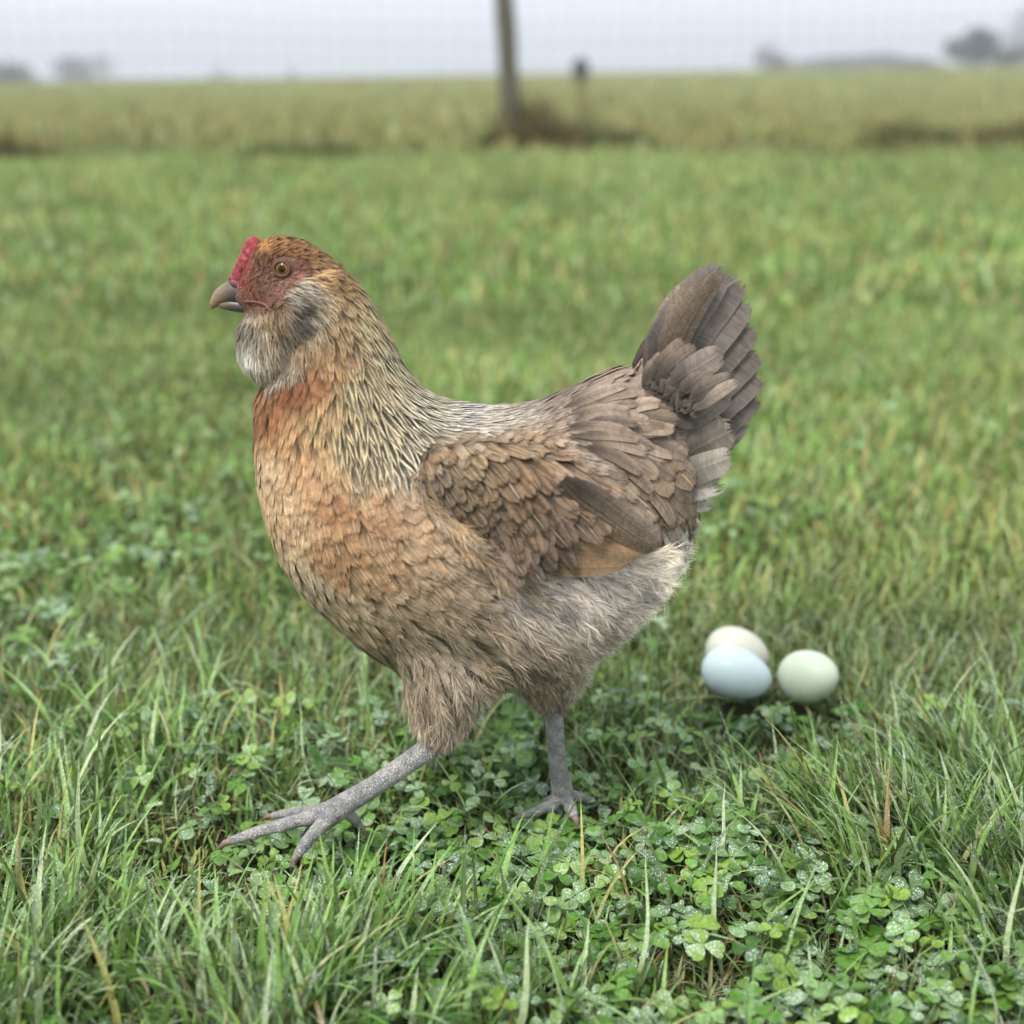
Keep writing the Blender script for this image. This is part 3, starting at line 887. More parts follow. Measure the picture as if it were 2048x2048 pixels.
def wing_lobe(sgn):
    pts = [(800, 880), (880, 905), (960, 935), (1040, 965), (1120, 995), (1190, 1012), (1232, 1022)]
    rad = [0.012, 0.026, 0.032, 0.031, 0.025, 0.016, 0.009]
    yy = [0.062, 0.066, 0.068, 0.068, 0.065, 0.060, 0.054]
    V, a, b = [], [], []
    C = np.array([P(px, py, -y) for (px, py), y in zip(pts, yy)]); 
    n = len(C); ns = 24; VV = []
    if sgn > 0: rad = [r_ * .75 for r_ in rad]; C = C - np.array([0, 0, .024])
    for i in range(n):
        T = C[min(i + 1, n - 1)] - C[max(i - 1, 0)]; T[1] = 0; T /= np.linalg.norm(T)
        u = np.array([-T[2], 0, T[0]])
        for k in range(ns):
            an = 2 * math.pi * k / ns
            q = C[i] + u * rad[i] * math.cos(an) + np.array([0, 1, 0]) * (0.0125 * min(1, rad[i] / 0.02)) * math.sin(an)
            VV.append((q[0], -sgn * q[1] if sgn > 0 else q[1], q[2]))
    F = [(i * ns + k, i * ns + (k + 1) % ns, (i + 1) * ns + (k + 1) % ns, (i + 1) * ns + k) for i in range(n - 1) for k in range(ns)]
    c0 = len(VV); VV.append(tuple(np.mean(VV[:ns], 0))); VV.append(tuple(np.mean(VV[(n - 1) * ns:n * ns], 0)))
    T3 = [(c0, (k + 1) % ns, k) for k in range(ns)] + [(c0 + 1, (n - 1) * ns + k, (n - 1) * ns + (k + 1) % ns) for k in range(ns)]
    return np.array(VV), np.array(F), np.array(T3)
pieces = [loft(body_secs, IN), loft(near_thigh, 0.003, y0=-0.034), loft(far_thigh, 0.003, y0=0.034), loft(tail_lobe, 0.004), beard] + muff + [wing_lobe(-1), wing_lobe(1)]
body = fuse('body', pieces, 0.0026, m_skin, hen, 5)
BV, BT = arrays(body.data)
bvh = BVHTree.FromPolygons([tuple(v) for v in BV], [tuple(int(i) for i in f) for f in BT])

def sidepx(p):
    """picture position of a body point, seen as if on the near side"""
    q = np.array(p, float).copy(); q[..., 1] = -np.abs(q[..., 1])
    return proj(q)

# --- plumage table: px,py, direction, length, width (px), pointed, centre, shaft, fray, fluff, colour, second colour
TB = [
 (492, 500, .1, -1, 16, 6, .6, .5, .1, .5, 0, (150, 100, 66), (70, 48, 40)), (490, 470, .7, -.7, 18, 6, .6, .2, .1, .4, 0, (206, 146, 74), (130, 90, 50)), (512, 488, .9, -.5, 14, 5, .6, .5, .1, .4, 0, (150, 104, 62), (80, 54, 36)),
 (510, 458, 1, -.3, 16, 6, .6, .3, .1, .3, 0, (176, 124, 66), (120, 84, 46)),
 (545, 446, 1, .0, 18, 7, .6, .8, .1, .3, 0, (170, 124, 70), (60, 42, 28)),
 (600, 468, 1, .55, 22, 8, .7, .8, .1, .3, 0, (168, 128, 78), (58, 42, 30)),
 (560, 478, 1, .15, 18, 7, .6, .3, .1, .3, 0, (152, 104, 58), (90, 60, 36)),
 (606, 520, .8, .7, 26, 9, .7, .5, .1, .3, 0, (182, 136, 86), (110, 80, 50)),
 (650, 510, .8, .9, 30, 9, .8, .7, .1, .3, 0, (184, 148, 96), (56, 46, 38)),
 (640, 580, .4, 1, 44, 11, .8, .6, .2, .3, 0, (186, 156, 112), (120, 100, 76)),
 (690, 590, .55, 1, 52, 11, .9, .85, .2, .3, 0, (206, 188, 140), (60, 54, 50)),
 (735, 640, .45, 1, 58, 12, .9, .95, .2, .3, 0, (214, 200, 160), (70, 66, 64)),
 (620, 660, .2, 1, 50, 12, .9, .6, .2, .3, 0, (184, 146, 98), (130, 100, 70)),
 (670, 700, .25, 1, 62, 13, .9, .8, .2, .3, 0, (212, 194, 144), (82, 76, 74)),
 (600, 700, .02, 1, 48, 13, .8, .1, .2, .4, 0, (186, 128, 74), (120, 70, 36)),
 (560, 715, -.05, 1, 44, 14, .7, .3, .2, .5, 0, (160, 98, 56), (110, 62, 36)),
 (610, 770, .02, 1, 58, 14, .8, .45, .2, .4, 0, (206, 172, 112), (112, 96, 82)),
 (655, 800, .12, 1, 66, 14, .9, .95, .2, .3, 0, (214, 194, 142), (70, 64, 62)),
 (715, 790, .28, 1, 66, 14, .9, 1, .2, .3, 0, (216, 200, 158), (56, 52, 54)),
 (770, 760, .6, 1, 60, 13, .9, 1, .2, .3, 0, (216, 204, 176), (52, 50, 52)),
 (690, 860, .1, 1, 60, 15, .8, .9, .2, .4, 0, (208, 188, 146), (66, 62, 64)),
 (770, 850, .35, 1, 60, 16, .8, 1, .3, .3, 0, (214, 202, 174), (60, 56, 58)),
 (480, 745, .05, 1, 50, 14, .7, .3, .3, .4, 0, (190, 142, 96), (120, 70, 42)),
 (510, 762, .05, 1, 54, 15, .7, .4, .3, .4, 0, (174, 116, 66), (98, 56, 30)),
 (545, 790, .0, 1, 60, 18, .5, .1, .5, .4, 0, (200, 156, 104), (140, 92, 54)),
 (590, 850, .1, 1, 60, 20, .4, .1, .5, .3, 0, (200, 156, 108), (146, 104, 68)),
 (500, 860, .0, 1, 52, 24, .2, .1, .4, .3, 0, (210, 178, 138), (156, 116, 80)),
 (490, 950, .05, 1, 52, 26, .2, .2, .4, .3, 0, (206, 172, 128), (140, 104, 74)),
 (550, 950, .15, 1, 54, 28, .1, .45, .5, .3, 0, (206, 172, 130), (150, 112, 76)),
 (630, 920, .3, 1, 54, 30, .1, .3, 1, .2, 0, (176, 130, 86), (132, 96, 62)),
 (700, 930, .5, 1, 54, 30, .1, .3, 1, .2, 0, (174, 134, 94), (132, 104, 84)),
 (760, 930, .8, 1, 52, 30, .1, .2, .9, .2, 0, (172, 140, 108), (132, 112, 96)),
 (620, 1020, .4, 1, 54, 30, .1, .3, .9, .25, 0, (176, 134, 90), (120, 92, 66)),
 (520, 1040, .3, 1, 50, 28, .2, .1, .3, .4, 0, (202, 178, 140), (150, 122, 92)),
 (560, 1090, .6, 1, 50, 28, .2, .1, .3, .5, 0, (200, 180, 146), (150, 122, 92)),
 (700, 1050, .6, .9, 54, 30, .1, .35, .9, .25, 0, (172, 138, 100), (116, 92, 70)),
 (790, 1000, .8, .8, 56, 32, .1, .2, 1, .25, 0, (182, 150, 114), (132, 110, 88)),
 (870, 1020, .9, .6, 60, 34, .1, .1, .8, .4, 0, (176, 156, 132), (140, 122, 104)),
 (800, 1080, .8, .6, 56, 32, .1, .45, .8, .3, 0, (176, 150, 120), (114, 92, 72)),
 (880, 1100, .9, .45, 56, 32, .1, .35, .7, .4, 0, (180, 158, 132), (120, 98, 78)),
 (650, 1150, .7, .8, 52, 28, .2, .1, .5, .4, 0, (184, 162, 128), (140, 118, 90)),
 (740, 1160, .75, .7, 56, 30, .1, .2, .6, .4, 0, (172, 150, 120), (134, 114, 92)),
 (700, 1225, .8, .8, 52, 28, .2, .1, .4, .5, 0, (158, 144, 116), (120, 106, 84)),
 (820, 1200, .7, .7, 60, 32, .1, .1, .4, .5, 0, (178, 160, 134), (140, 122, 102)),
 (900, 1210, .8, .5, 62, 34, .1, .1, .6, .5, .15, (188, 166, 136), (150, 130, 110)),
 (960, 1080, .9, .45, 58, 34, .2, .0, .1, .9, .9, (178, 168, 158), (150, 140, 132)),
 (1000, 1130, .9, .6, 58, 34, .2, .0, .1, .9, .9, (176, 164, 154), (140, 128, 118)),
 (960, 1190, .8, .7, 60, 34, .2, .0, .3, .8, .6, (176, 158, 138), (140, 124, 108)),
 (1080, 1110, .8, .7, 62, 36, .2, .0, .1, 1, 1, (184, 172, 164), (146, 134, 126)),
 (1160, 1090, .9, .6, 64, 36, .2, .0, .1, 1, 1, (194, 182, 172), (152, 140, 132)),
 (1240, 1060, 1, .4, 66, 36, .2, .0, .1, 1, 1, (208, 198, 188), (170, 160, 150)),
 (1270, 1110, 1, .5, 64, 34, .2, .0, .1, 1, 1, (216, 208, 198), (180, 172, 160)),
 (1190, 1170, .9, .7, 62, 34, .2, .0, .1, 1, 1, (190, 178, 168), (146, 134, 124)),
 (1080, 1190, .8, .8, 60, 34, .2, .0, .1, 1, 1, (170, 152, 138), (128, 112, 100)),
 (1130, 1250, .8, .7, 56, 32, .2, .0, .1, 1, 1, (172, 162, 146), (128, 118, 104)),
 (1220, 1210, .9, .8, 58, 32, .2, .0, .1, 1, 1, (204, 198, 182), (160, 152, 138)),
 (1040, 1260, .7, .7, 56, 34, .2, .0, .1, .9, .8, (158, 138, 116), (118, 104, 88)),
 (1100, 1300, .8, .5, 50, 30, .2, .0, .1, 1, 1, (172, 166, 146), (130, 122, 104)),
 (950, 1280, .5, .9, 58, 32, .2, .0, .2, .8, .5, (156, 140, 120), (118, 106, 90)),
 (850, 1270, .4, 1, 60, 32, .2, .0, .2, .8, .45, (176, 158, 136), (136, 122, 104)),
 (790, 1280, .35, 1, 56, 28, .2, .0, .2, .8, .5, (180, 160, 134), (134, 116, 96)),
 (800, 1340, -.1, 1, 54, 24, .3, .0, .1, 1, .8, (180, 160, 136), (134, 114, 94)),
 (860, 1350, -.25, 1, 56, 24, .3, .0, .1, 1, .8, (164, 146, 124), (124, 108, 90)),
 (820, 1380, -.1, 1, 24, 14, .3, .0, .1, 1, .8, (160, 134, 106), (124, 104, 86)),
 (1030, 1330, .1, 1, 40, 20, .3, .0, .1, 1, .9, (140, 116, 92), (108, 92, 74)),
 (850, 775, 1, .45, 54, 15, .8, .9, .2, .3, 0, (222, 216, 206), (84, 78, 76)),
 (900, 800, 1, .35, 54, 18, .6, .6, .5, .3, 0, (202, 192, 178), (112, 100, 92)),
 (960, 785, 1, .15, 52, 18, .5, .6, .3, .3, 0, (182, 170, 158), (104, 90, 82)),
 (850, 842, .9, .7, 54, 24, .2, .4, .9, .3, 0, (142, 118, 92), (100, 82, 64)), (815, 880, .8, .8, 50, 24, .2, .4, .9, .3, 0, (142, 116, 90), (104, 84, 66)), (920, 832, 1, .45, 54, 24, .2, .4, .9, .3, 0, (150, 124, 94), (100, 80, 62)),
 (1020, 790, 1, .1, 54, 24, .2, .6, .3, .3, 0, (156, 138, 124), (104, 88, 78)),
 (1000, 830, 1, .3, 56, 26, .2, .4, .8, .3, 0, (158, 136, 114), (116, 94, 76)),
 (1080, 770, 1, -.1, 54, 26, .2, .5, .4, .3, 0, (154, 138, 124), (110, 94, 84)),
 (1100, 820, 1, .25, 58, 28, .1, .3, .5, .3, 0, (156, 140, 126), (118, 102, 90)),
 (1160, 860, .8, .6, 64, 32, .1, .1, .9, .3, 0, (146, 128, 110), (112, 96, 82)),
 (1160, 750, 1, -.35, 56, 26, .2, .3, .5, .3, 0, (154, 138, 122), (116, 102, 90)),
 (1180, 800, 1, .1, 66, 32, .1, .2, .7, .3, 0, (152, 136, 120), (120, 104, 90)),
 (1215, 700, .5, -1, 66, 26, .3, .2, .5, .3, 0, (146, 130, 114), (110, 96, 84)),
 (1230, 850, .7, .6, 74, 38, .0, .1, .9, .2, 0, (138, 116, 94), (112, 94, 78)),
 (1240, 910, .5, .9, 70, 36, .0, .1, 1, .25, 0, (138, 118, 98), (108, 92, 78)),
 (1250, 760, 1, -.1, 78, 36, .0, .1, .8, .2, 0, (150, 132, 112), (120, 104, 88)),
 (1290, 830, .8, .4, 78, 40, .0, .1, .8, .2, 0, (140, 120, 98), (112, 96, 80)),
 (1250, 690, .6, -.9, 76, 34, .0, .1, .5, .2, 0, (142, 126, 112), (112, 98, 88)),
 (1270, 720, .9, -.6, 80, 40, .0, .1, .5, .2, 0, (146, 130, 114), (112, 98, 86)), (1310, 800, 1, .2, 84, 44, .0, .1, .5, .2, 0, (142, 124, 102), (112, 98, 82)), (1310, 870, .8, .7, 80, 42, .0, .1, .5, .2, 0, (138, 118, 96), (108, 92, 76)),
 (1290, 920, .6, .8, 72, 38, .0, .1, .4, .4, 0, (136, 118, 100), (112, 98, 84)),
 (1320, 760, 1, -.3, 70, 40, .0, .1, .4, .2, 0, (142, 128, 116), (118, 106, 96)),
 (1300, 990, .7, .7, 64, 36, .1, .0, .2, .8, .4, (196, 188, 178), (150, 140, 130)),
]
TBa = np.array([[*r[:11], *lin(r[11]), *lin(r[12])] for r in TB], float)
TBa[:, 2:4] /= np.linalg.norm(TBa[:, 2:4], axis=1)[:, None]
lum = TBa[:, 11:14] @ np.array([.21, .72, .07]); TBa[:, 11:14] = TBa[:, 11:14] * .78 + lum[:, None] * .22
lum = TBa[:, 14:17] @ np.array([.21, .72, .07]); TBa[:, 14:17] = TBa[:, 14:17] * .9 + lum[:, None] * .1
TBa[:, 11:14] = TBa[:, 11:14] ** 1.10 * 1.04; TBa[:, 14:17] = TBa[:, 14:17] ** 1.10 * .9
for o_ in (11, 14): TBa[:, o_:o_ + 3] *= np.array([1.0, .985, .93])
TBa[:, 3 + 2 if False else 5] *= np.where(TBa[:, 6] > .65, 1.35, 1.0)
lum = TBa[:, 11:14] @ np.array([.21, .72, .07]); TBa[:, 11:14] += (lum[:, None] - TBa[:, 11:14]) * .50 * TBa[:, 10:11]
TBa[:, 11:17] *= (1 + .92 * TBa[:, 10:11])
TBa[:, 11:14] *= np.where(TBa[:, 6:7] > .65, .86, 1.0)
def lookup(px, py):
    d2 = (px[:, None] - TBa[None, :, 0]) ** 2 + (py[:, None] - TBa[None, :, 1]) ** 2
    w = 1 / (d2 + 120.0) ** 2.2
    w /= w.sum(1)[:, None]
    return w @ TBa[:, 2:]

def sample_surface(n, seed):
    r = np.random.default_rng(seed)
    A = BV[BT[:, 0]]; B = BV[BT[:, 1]]; C = BV[BT[:, 2]]
    nr = np.cross(B - A, C - A); ar = np.linalg.norm(nr, axis=1)
    f = r.choice(len(BT), n, p=ar / ar.sum())
    u = np.sqrt(r.random(n)); v = r.random(n)
    p = A[f] * (1 - u)[:, None] + B[f] * (u * (1 - v))[:, None] + C[f] * (u * v)[:, None]
    return p, nr[f] / (ar[f][:, None] + 1e-15)

def thin(p, spacing):
    """keep points at least 'spacing' (per point) apart"""
    cell = spacing.max(); grid = {}; keep = []
    order = rng.permutation(len(p))
    key = np.floor(p / cell).astype(int)
    for i in order:
        k = tuple(key[i]); ok = True; s2 = spacing[i] ** 2; q = p[i]
        for dx in (-1, 0, 1):
            for dy in (-1, 0, 1):
                for dz in (-1, 0, 1):
                    for j in grid.get((k[0] + dx, k[1] + dy, k[2] + dz), ()):
                        d = p[j] - q
                        if d[0] * d[0] + d[1] * d[1] + d[2] * d[2] < s2: ok = False; break
                    if not ok: break
                if not ok: break
            if not ok: break
        if ok: grid.setdefault(k, []).append(i); keep.append(i)
    return np.array(keep)

PXM = 0.94 / FPX * K          # metres per table pixel at the hen

def pxdir_to_world(dx, dy, y):
    """direction in the side view to a direction in the hen's plane"""
    v = np.array([dx, 0.0, -dy / math.cos(PITCH)])
    return v / np.linalg.norm(v)

def march(p, d, L, steps, hug=1.0):
    """walk along the body surface; returns points and normals"""
    pts, nrs = [], []
    q = Vector(p); d = Vector(d)
    loc, nr, i, dist = bvh.find_nearest(q)
    st = L / (steps - 1)
    for k in range(steps):
        pts.append(np.array(loc)); nrs.append(np.array(nr))
        t_ = d - nr * d.dot(nr)
        if t_.length < 1e-6: t_ = d
        t_.normalize()
        if hug < 1: t_ = (t_ * hug + d * (1 - hug)).normalized()
        nx = loc + t_ * st
        l2, n2, i, dist = bvh.find_nearest(nx)
        n3 = (nr * 0.5 + n2 * 0.5)
        if n3.length > 1e-6: n3.normalize()
        d = (d * 0.35 + t_ * 0.65).normalized()
        if dist is not None and dist > st * 0.55:          # the surface falls away: leave it
            l2 = nx.lerp(l2, 0.35)
        loc, nr = l2, n3
    return pts, nrs

US = np.array([-1, -0.5, 0, 0.5, 1.0])
class Plume:
    """collects feather vanes and down barbs, builds one mesh"""
    def __init__(s): s.V = []; s.F4 = []; s.F3 = []; s.UV = []; s.c1 = []; s.c2 = []; s.fp = []; s.off = 0
    def vane(s, pts, nrs, W, pointed, c1, c2, cd, shaft, fray, lift0, lift1, arch=0.18, roll=0.0, speck=0.0, asym=0.0, Lmm=None):
        pts = np.asarray(pts); nrs = np.asarray(nrs); n = len(pts)
        sv = np.linspace(0, 1, n)
        T = np.gradient(pts, axis=0); T /= np.linalg.norm(T, axis=1)[:, None] + 1e-12
        S = np.cross(T, nrs); S /= np.linalg.norm(S, axis=1)[:, None] + 1e-12
        if roll:
            S = S * math.cos(roll) + nrs * math.sin(roll)
        Nn = np.cross(S, T)
        rnd = np.minimum(1, (sv / 0.28 + 0.12)) ** 0.6 * np.sqrt(np.clip(1 - np.clip((sv - 0.62) / 0.40, 0, 1) ** 2.2, 0, 1))
        pnt = np.minimum(1, (sv / 0.30 + 0.15)) ** 0.7 * np.clip(1 - np.clip((sv - 0.35) / 0.66, 0, 1) ** 1.3, 0.02, 1)
        w = W * 0.5 * (rnd * (1 - pointed) + pnt * pointed)
        lift = lift0 + (lift1 - lift0) * sv ** 1.2
        V = np.empty((n, 5, 3)); UV = np.empty((n, 5, 2))
        for k, u in enumerate(US):
            uu = u + asym * (1 - abs(u))
            V[:, k] = pts + S * (w * uu)[:, None] + nrs * lift[:, None] - Nn * (arch * w * u * u)[:, None]
            UV[:, k, 0] = (u + 1) / 2; UV[:, k, 1] = sv
        i = (np.arange(n - 1) * 5)[:, None] + np.arange(4)[None]; i = i.ravel()
        F = np.stack([i, i + 1, i + 6, i + 5], 1) + s.off
        s.V.append(V.reshape(-1, 3)); s.UV.append(UV.reshape(-1, 2)); s.F4.append(F); m = n * 5
        L = np.linalg.norm(np.diff(pts, axis=0), axis=1).sum() * 1000
        s.c1.append(np.tile([*c1, L / 100], (m, 1))); s.c2.append(np.tile([*c2, speck], (m, 1)))
        s.fp.append(np.tile([rng.random(), cd, shaft, fray], (m, 1))); s.off += m
    def barb(s, P0, P1, P2, w, col, side):
        """N strands of two segments: arrays (N,3)"""
        n = len(P0)
        V = np.stack([P0 - side * w * .5, P0 + side * w * .5, P1 - side * w * .42, P1 + side * w * .42, P2], 1)
        b = (np.arange(n) * 5)[:, None] + s.off
        s.F4.append(np.concatenate([b, b + 1, b + 3, b + 2], 1)); s.F3.append(np.concatenate([b + 2, b + 3, b + 4], 1))
        s.V.append(V.reshape(-1, 3)); m = n * 5; s.off += m
        s.UV.append(np.tile([[.25, 0], [.25, 0], [.25, .5], [.25, .5], [.25, .9]], (n, 1)))
        g_ = np.tile(np.array([.6, .6, 1.0, 1.0, 1.18]), n)[:, None]; s.c1.append(np.concatenate([np.repeat(col, 5, 0) * g_, np.full((5 * n, 1), .2)], 1)); s.c2.append(np.repeat(np.concatenate([col, np.zeros((n, 1))], 1), 5, 0))
        s.fp.append(np.repeat(np.stack([rng.random(n), np.zeros(n), np.zeros(n), np.zeros(n)], 1), 5, 0))
    def tuft(s, pts, nrs, L, W, col, col2, lift, nb=30):
        pts = np.asarray(pts); nrs = np.asarray(nrs); n = len(pts)
        sv = np.linspace(0, 1, n)
        pl = pts + nrs * (lift * sv ** 1.1)[:, None]
        tb = np.sort(rng.random(nb)) * 0.85; tb[-3:] = 0.9
        r0 = np.stack([np.interp(tb, sv, pl[:, k]) for k in range(3)], 1)
        T = np.gradient(pl, axis=0); T /= np.linalg.norm(T, axis=1)[:, None] + 1e-12
        Tt = np.stack([np.interp(tb, sv, T[:, k]) for k in range(3)], 1)
        Nt = np.stack([np.interp(tb, sv, nrs[:, k]) for k in range(3)], 1)
        S = np.cross(Tt, Nt)
        sg = np.where(rng.random(nb) < .5, -1, 1)[:, None]
        sp = (0.15 + 0.45 * rng.random(nb))[:, None]
        bl = (L * (0.30 + 0.28 * rng.random(nb)))[:, None]
        d = Tt + S * sg * sp * 1.25 + Nt * (rng.normal(0, .14, nb))[:, None]; d /= np.linalg.norm(d, axis=1)[:, None]
        p1 = r0 + d * bl * .5
        d2 = d * 0.8 + Tt * 0.5 - Nt * 0.05 + rng.normal(0, .08, (nb, 3)); d2 /= np.linalg.norm(d2, axis=1)[:, None]
        p2 = p1 + d2 * bl * .5
        k = rng.random(nb)[:, None]
        c = (np.asarray(col)[None] * k + np.asarray(col2)[None] * (1 - k)) * (0.92 + 0.16 * rng.random(nb))[:, None] * (.80 + .42 * rng.random())
        sd_ = np.cross(d, Nt + rng.normal(0, .5, (nb, 3))); sd_ /= np.linalg.norm(sd_, axis=1)[:, None] + 1e-9
        s.barb(r0, p1, p2, 0.00042, c, sd_)
    def build(s, name, mat, parent):
        fs = []
        if s.F4: fs.append(np.concatenate(s.F4))
        if s.F3: fs.append(np.concatenate(s.F3))
        return mesh_np(name, np.concatenate(s.V), fs, mat, parent, {'c1': np.concatenate(s.c1), 'c2': np.concatenate(s.c2), 'fp': np.concatenate(s.fp)}, np.concatenate(s.UV))

def feather_mat():
    m, t = newmat('feathers'); N = NT(t)
    a1 = N.attr('c1'); a2 = N.attr('c2'); fp = N.attr('fp')
    f = N.sep(fp.outputs['Color']); rnd, cd, shaft = f[0], f[1], f[2]; fray = fp.outputs['Alpha']
    uv = N.n('ShaderNodeUVMap').outputs[0]; su = N.n('ShaderNodeSeparateXYZ'); N.l(uv, su.inputs[0])
    U = N.m('ABSOLUTE', N.m('MULTIPLY_ADD', su.outputs[0], 2.0, -1.0)); V = su.outputs[1]
    L = a1.outputs['Alpha']                                     # length in dm
    sgn = N.m('GREATER_THAN', su.outputs[0], 0.5)
    bc = N.m('MULTIPLY', N.m('SUBTRACT', N.m('MULTIPLY', V, L), N.m('MULTIPLY', U, 0.035)), 260.0)
    vec = N.comb(bc, N.m('MULTIPLY_ADD', rnd, 57.0, N.m('MULTIPLY', sgn, 7.0)), N.m('MULTIPLY', U, 0.8))
    barb = N.noise(vec, 1.0, 3, 0.65)
    vec2 = N.comb(N.m('MULTIPLY', bc, 0.22), N.m('MULTIPLY', rnd, 31.0), U)
    clump = N.noise(vec2, 1.0, 2, 0.5)
    obc = N.obj()
    sp = N.noise(obc, 1900.0, 2, 0.6)
    # centre marking
    edge = N.m('MULTIPLY_ADD', N.m('POWER', V, 3.0), -0.16, 0.46)
    mk = N.m('MULTIPLY', N.ss(N.m('ADD', U, N.m('MULTIPLY_ADD', barb, 0.3, -0.15)), N.m('SUBTRACT', edge, 0.16), N.m('ADD', edge, 0.02), 1.0, 0.0), cd)
    mk = N.m('MULTIPLY', mk, N.ss(V, 0.93, 0.99, 1.0, 0.0))
    col = N.mix(mk, a1.outputs['Color'], a2.outputs['Color'])
    # barb streaks and clumps
    obn_ = N.n('ShaderNodeTexCoord')
    val = N.m('MULTIPLY_ADD', barb, 1.1, 0.44)
    val = N.m('MULTIPLY', val, N.m('MULTIPLY_ADD', clump, 0.8, 0.58))
    val = N.m('MULTIPLY', val, N.m('MULTIPLY_ADD', N.noise(obn_.outputs['Object'], 130.0, 4, 0.65), 0.9, 0.52))
    val = N.m('MULTIPLY', val, N.m('MULTIPLY_ADD', rnd, 0.34, 0.86))
    vm = N.n('ShaderNodeVectorMath', operation='SCALE'); N.l(col, vm.inputs[0]); N.l(val, vm.inputs['Scale'])
    col = vm.outputs[0]
    root = N.ss(V, 0.08, 0.70, 0.34, 1.04)                       # slate-dark feather bases, also painting shade between overlapping layers
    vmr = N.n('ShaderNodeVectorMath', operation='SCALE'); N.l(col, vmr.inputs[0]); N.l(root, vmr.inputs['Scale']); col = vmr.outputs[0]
    # shaft line
    sh = N.m('MULTIPLY', N.m('MULTIPLY', N.ss(U, N.m('MULTIPLY_ADD', V, -0.03, 0.05), N.m('MULTIPLY_ADD', V, -0.03, 0.12), 1.0, 0.0), shaft), N.ss(V, 0.30, 0.5))
    col = N.mix(sh, col, N.mix(0.75, col, (0.66, 0.52, 0.36, 1)))
    # pale fringe on the outer edge, and fine speckling
    fr = N.m('MULTIPLY', N.ss(N.m('MAXIMUM', U, N.m('MULTIPLY_ADD', V, 6.0, -5.05)), 0.72, 1.0), 0.26)
    col = N.mix(fr, col, N.mix(0.6, col, (0.52, 0.44, 0.36, 1)))
    spk = N.m('MULTIPLY', N.ss(sp, 0.50, 0.60), a2.outputs['Alpha'])
    col = N.mix(spk, col, (0.035, 0.025, 0.018, 1))
    # frayed edges
    lim = N.m('SUBTRACT', 1.02, N.m('MULTIPLY', fray, N.m('MULTIPLY_ADD', clump, 0.55, N.m('MULTIPLY', barb, 0.60))))
    tn = N.noise(N.comb(N.m('MULTIPLY', su.outputs[0], 13.0), N.m('MULTIPLY', rnd, 43.0), 0.0), 1.0, 3, 0.7)
    tipf = N.m('SUBTRACT', 1.0, N.m('MULTIPLY', N.m('MULTIPLY', fray, 0.75), N.ss(tn, 0.25, 0.75)))
    al = N.m('MULTIPLY', N.m('LESS_THAN', U, lim), N.m('LESS_THAN', V, tipf))
    bp = N.bump(N.m('ADD', barb, N.m('MULTIPLY', N.ss(U, 0.0, 0.12, 1.0, 0.0), 0.8)), 0.45, 0.0005)
    p = N.prin(col, 0.65, 0.18, bp)
    tr = N.n('ShaderNodeBsdfTranslucent'); N.l(col, tr.inputs[0])
    mm = N.n('ShaderNodeMixShader'); mm.inputs[0].default_value = 0.10; N.l(p, mm.inputs[1]); N.l(tr.outputs[0], mm.inputs[2])
    tp = N.n('ShaderNodeBsdfTransparent')
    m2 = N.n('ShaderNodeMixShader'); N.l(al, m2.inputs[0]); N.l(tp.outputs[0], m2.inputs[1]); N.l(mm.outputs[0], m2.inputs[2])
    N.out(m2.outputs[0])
    return m
m_feather = feather_mat()
m_down, t = newmat('down'); N = NT(t)
cl_ = N.noise(N.obj(), 55, 3, .6); vm_ = N.n('ShaderNodeVectorMath', operation='SCALE'); N.l(N.attr('c1').outputs['Color'], vm_.inputs[0]); N.l(N.m('MULTIPLY_ADD', N.ss(cl_, .35, .65), .55, 1.0), vm_.inputs['Scale']); cc = vm_.outputs[0]
p_ = N.prin(cc, 0.8, 0.1); tr = N.n('ShaderNodeBsdfTranslucent'); N.l(cc, tr.inputs[0])
mm = N.n('ShaderNodeMixShader'); mm.inputs[0].default_value = 0.22; N.l(p_, mm.inputs[1]); N.l(tr.outputs[0], mm.inputs[2]); N.out(mm.outputs[0])

FACE = [(395, 540), (430, 505), (455, 445), (474, 446), (480, 470), (482, 500), (496, 512), (510, 500), (516, 488), (548, 480), (572, 490), (586, 512), (570, 528), (552, 542), (538, 556), (530, 578), (480, 590), (440, 584), (395, 596)]
WING = [(806, 880), (856, 850), (930, 842), (1010, 850), (1080, 880), (1146, 924), (1210, 962), (1245, 990), (1250, 1022), (1228, 1044), (1150, 1060), (1060, 1086), (1000, 1088), (965, 1062), (905, 1010), (850, 968), (812, 920)]
BEARD = [(440, 584), (480, 590), (530, 582), (536, 550), (560, 530), (612, 506), (620, 560), (612, 620), (570, 690), (512, 730), (470, 700), (446, 650)]

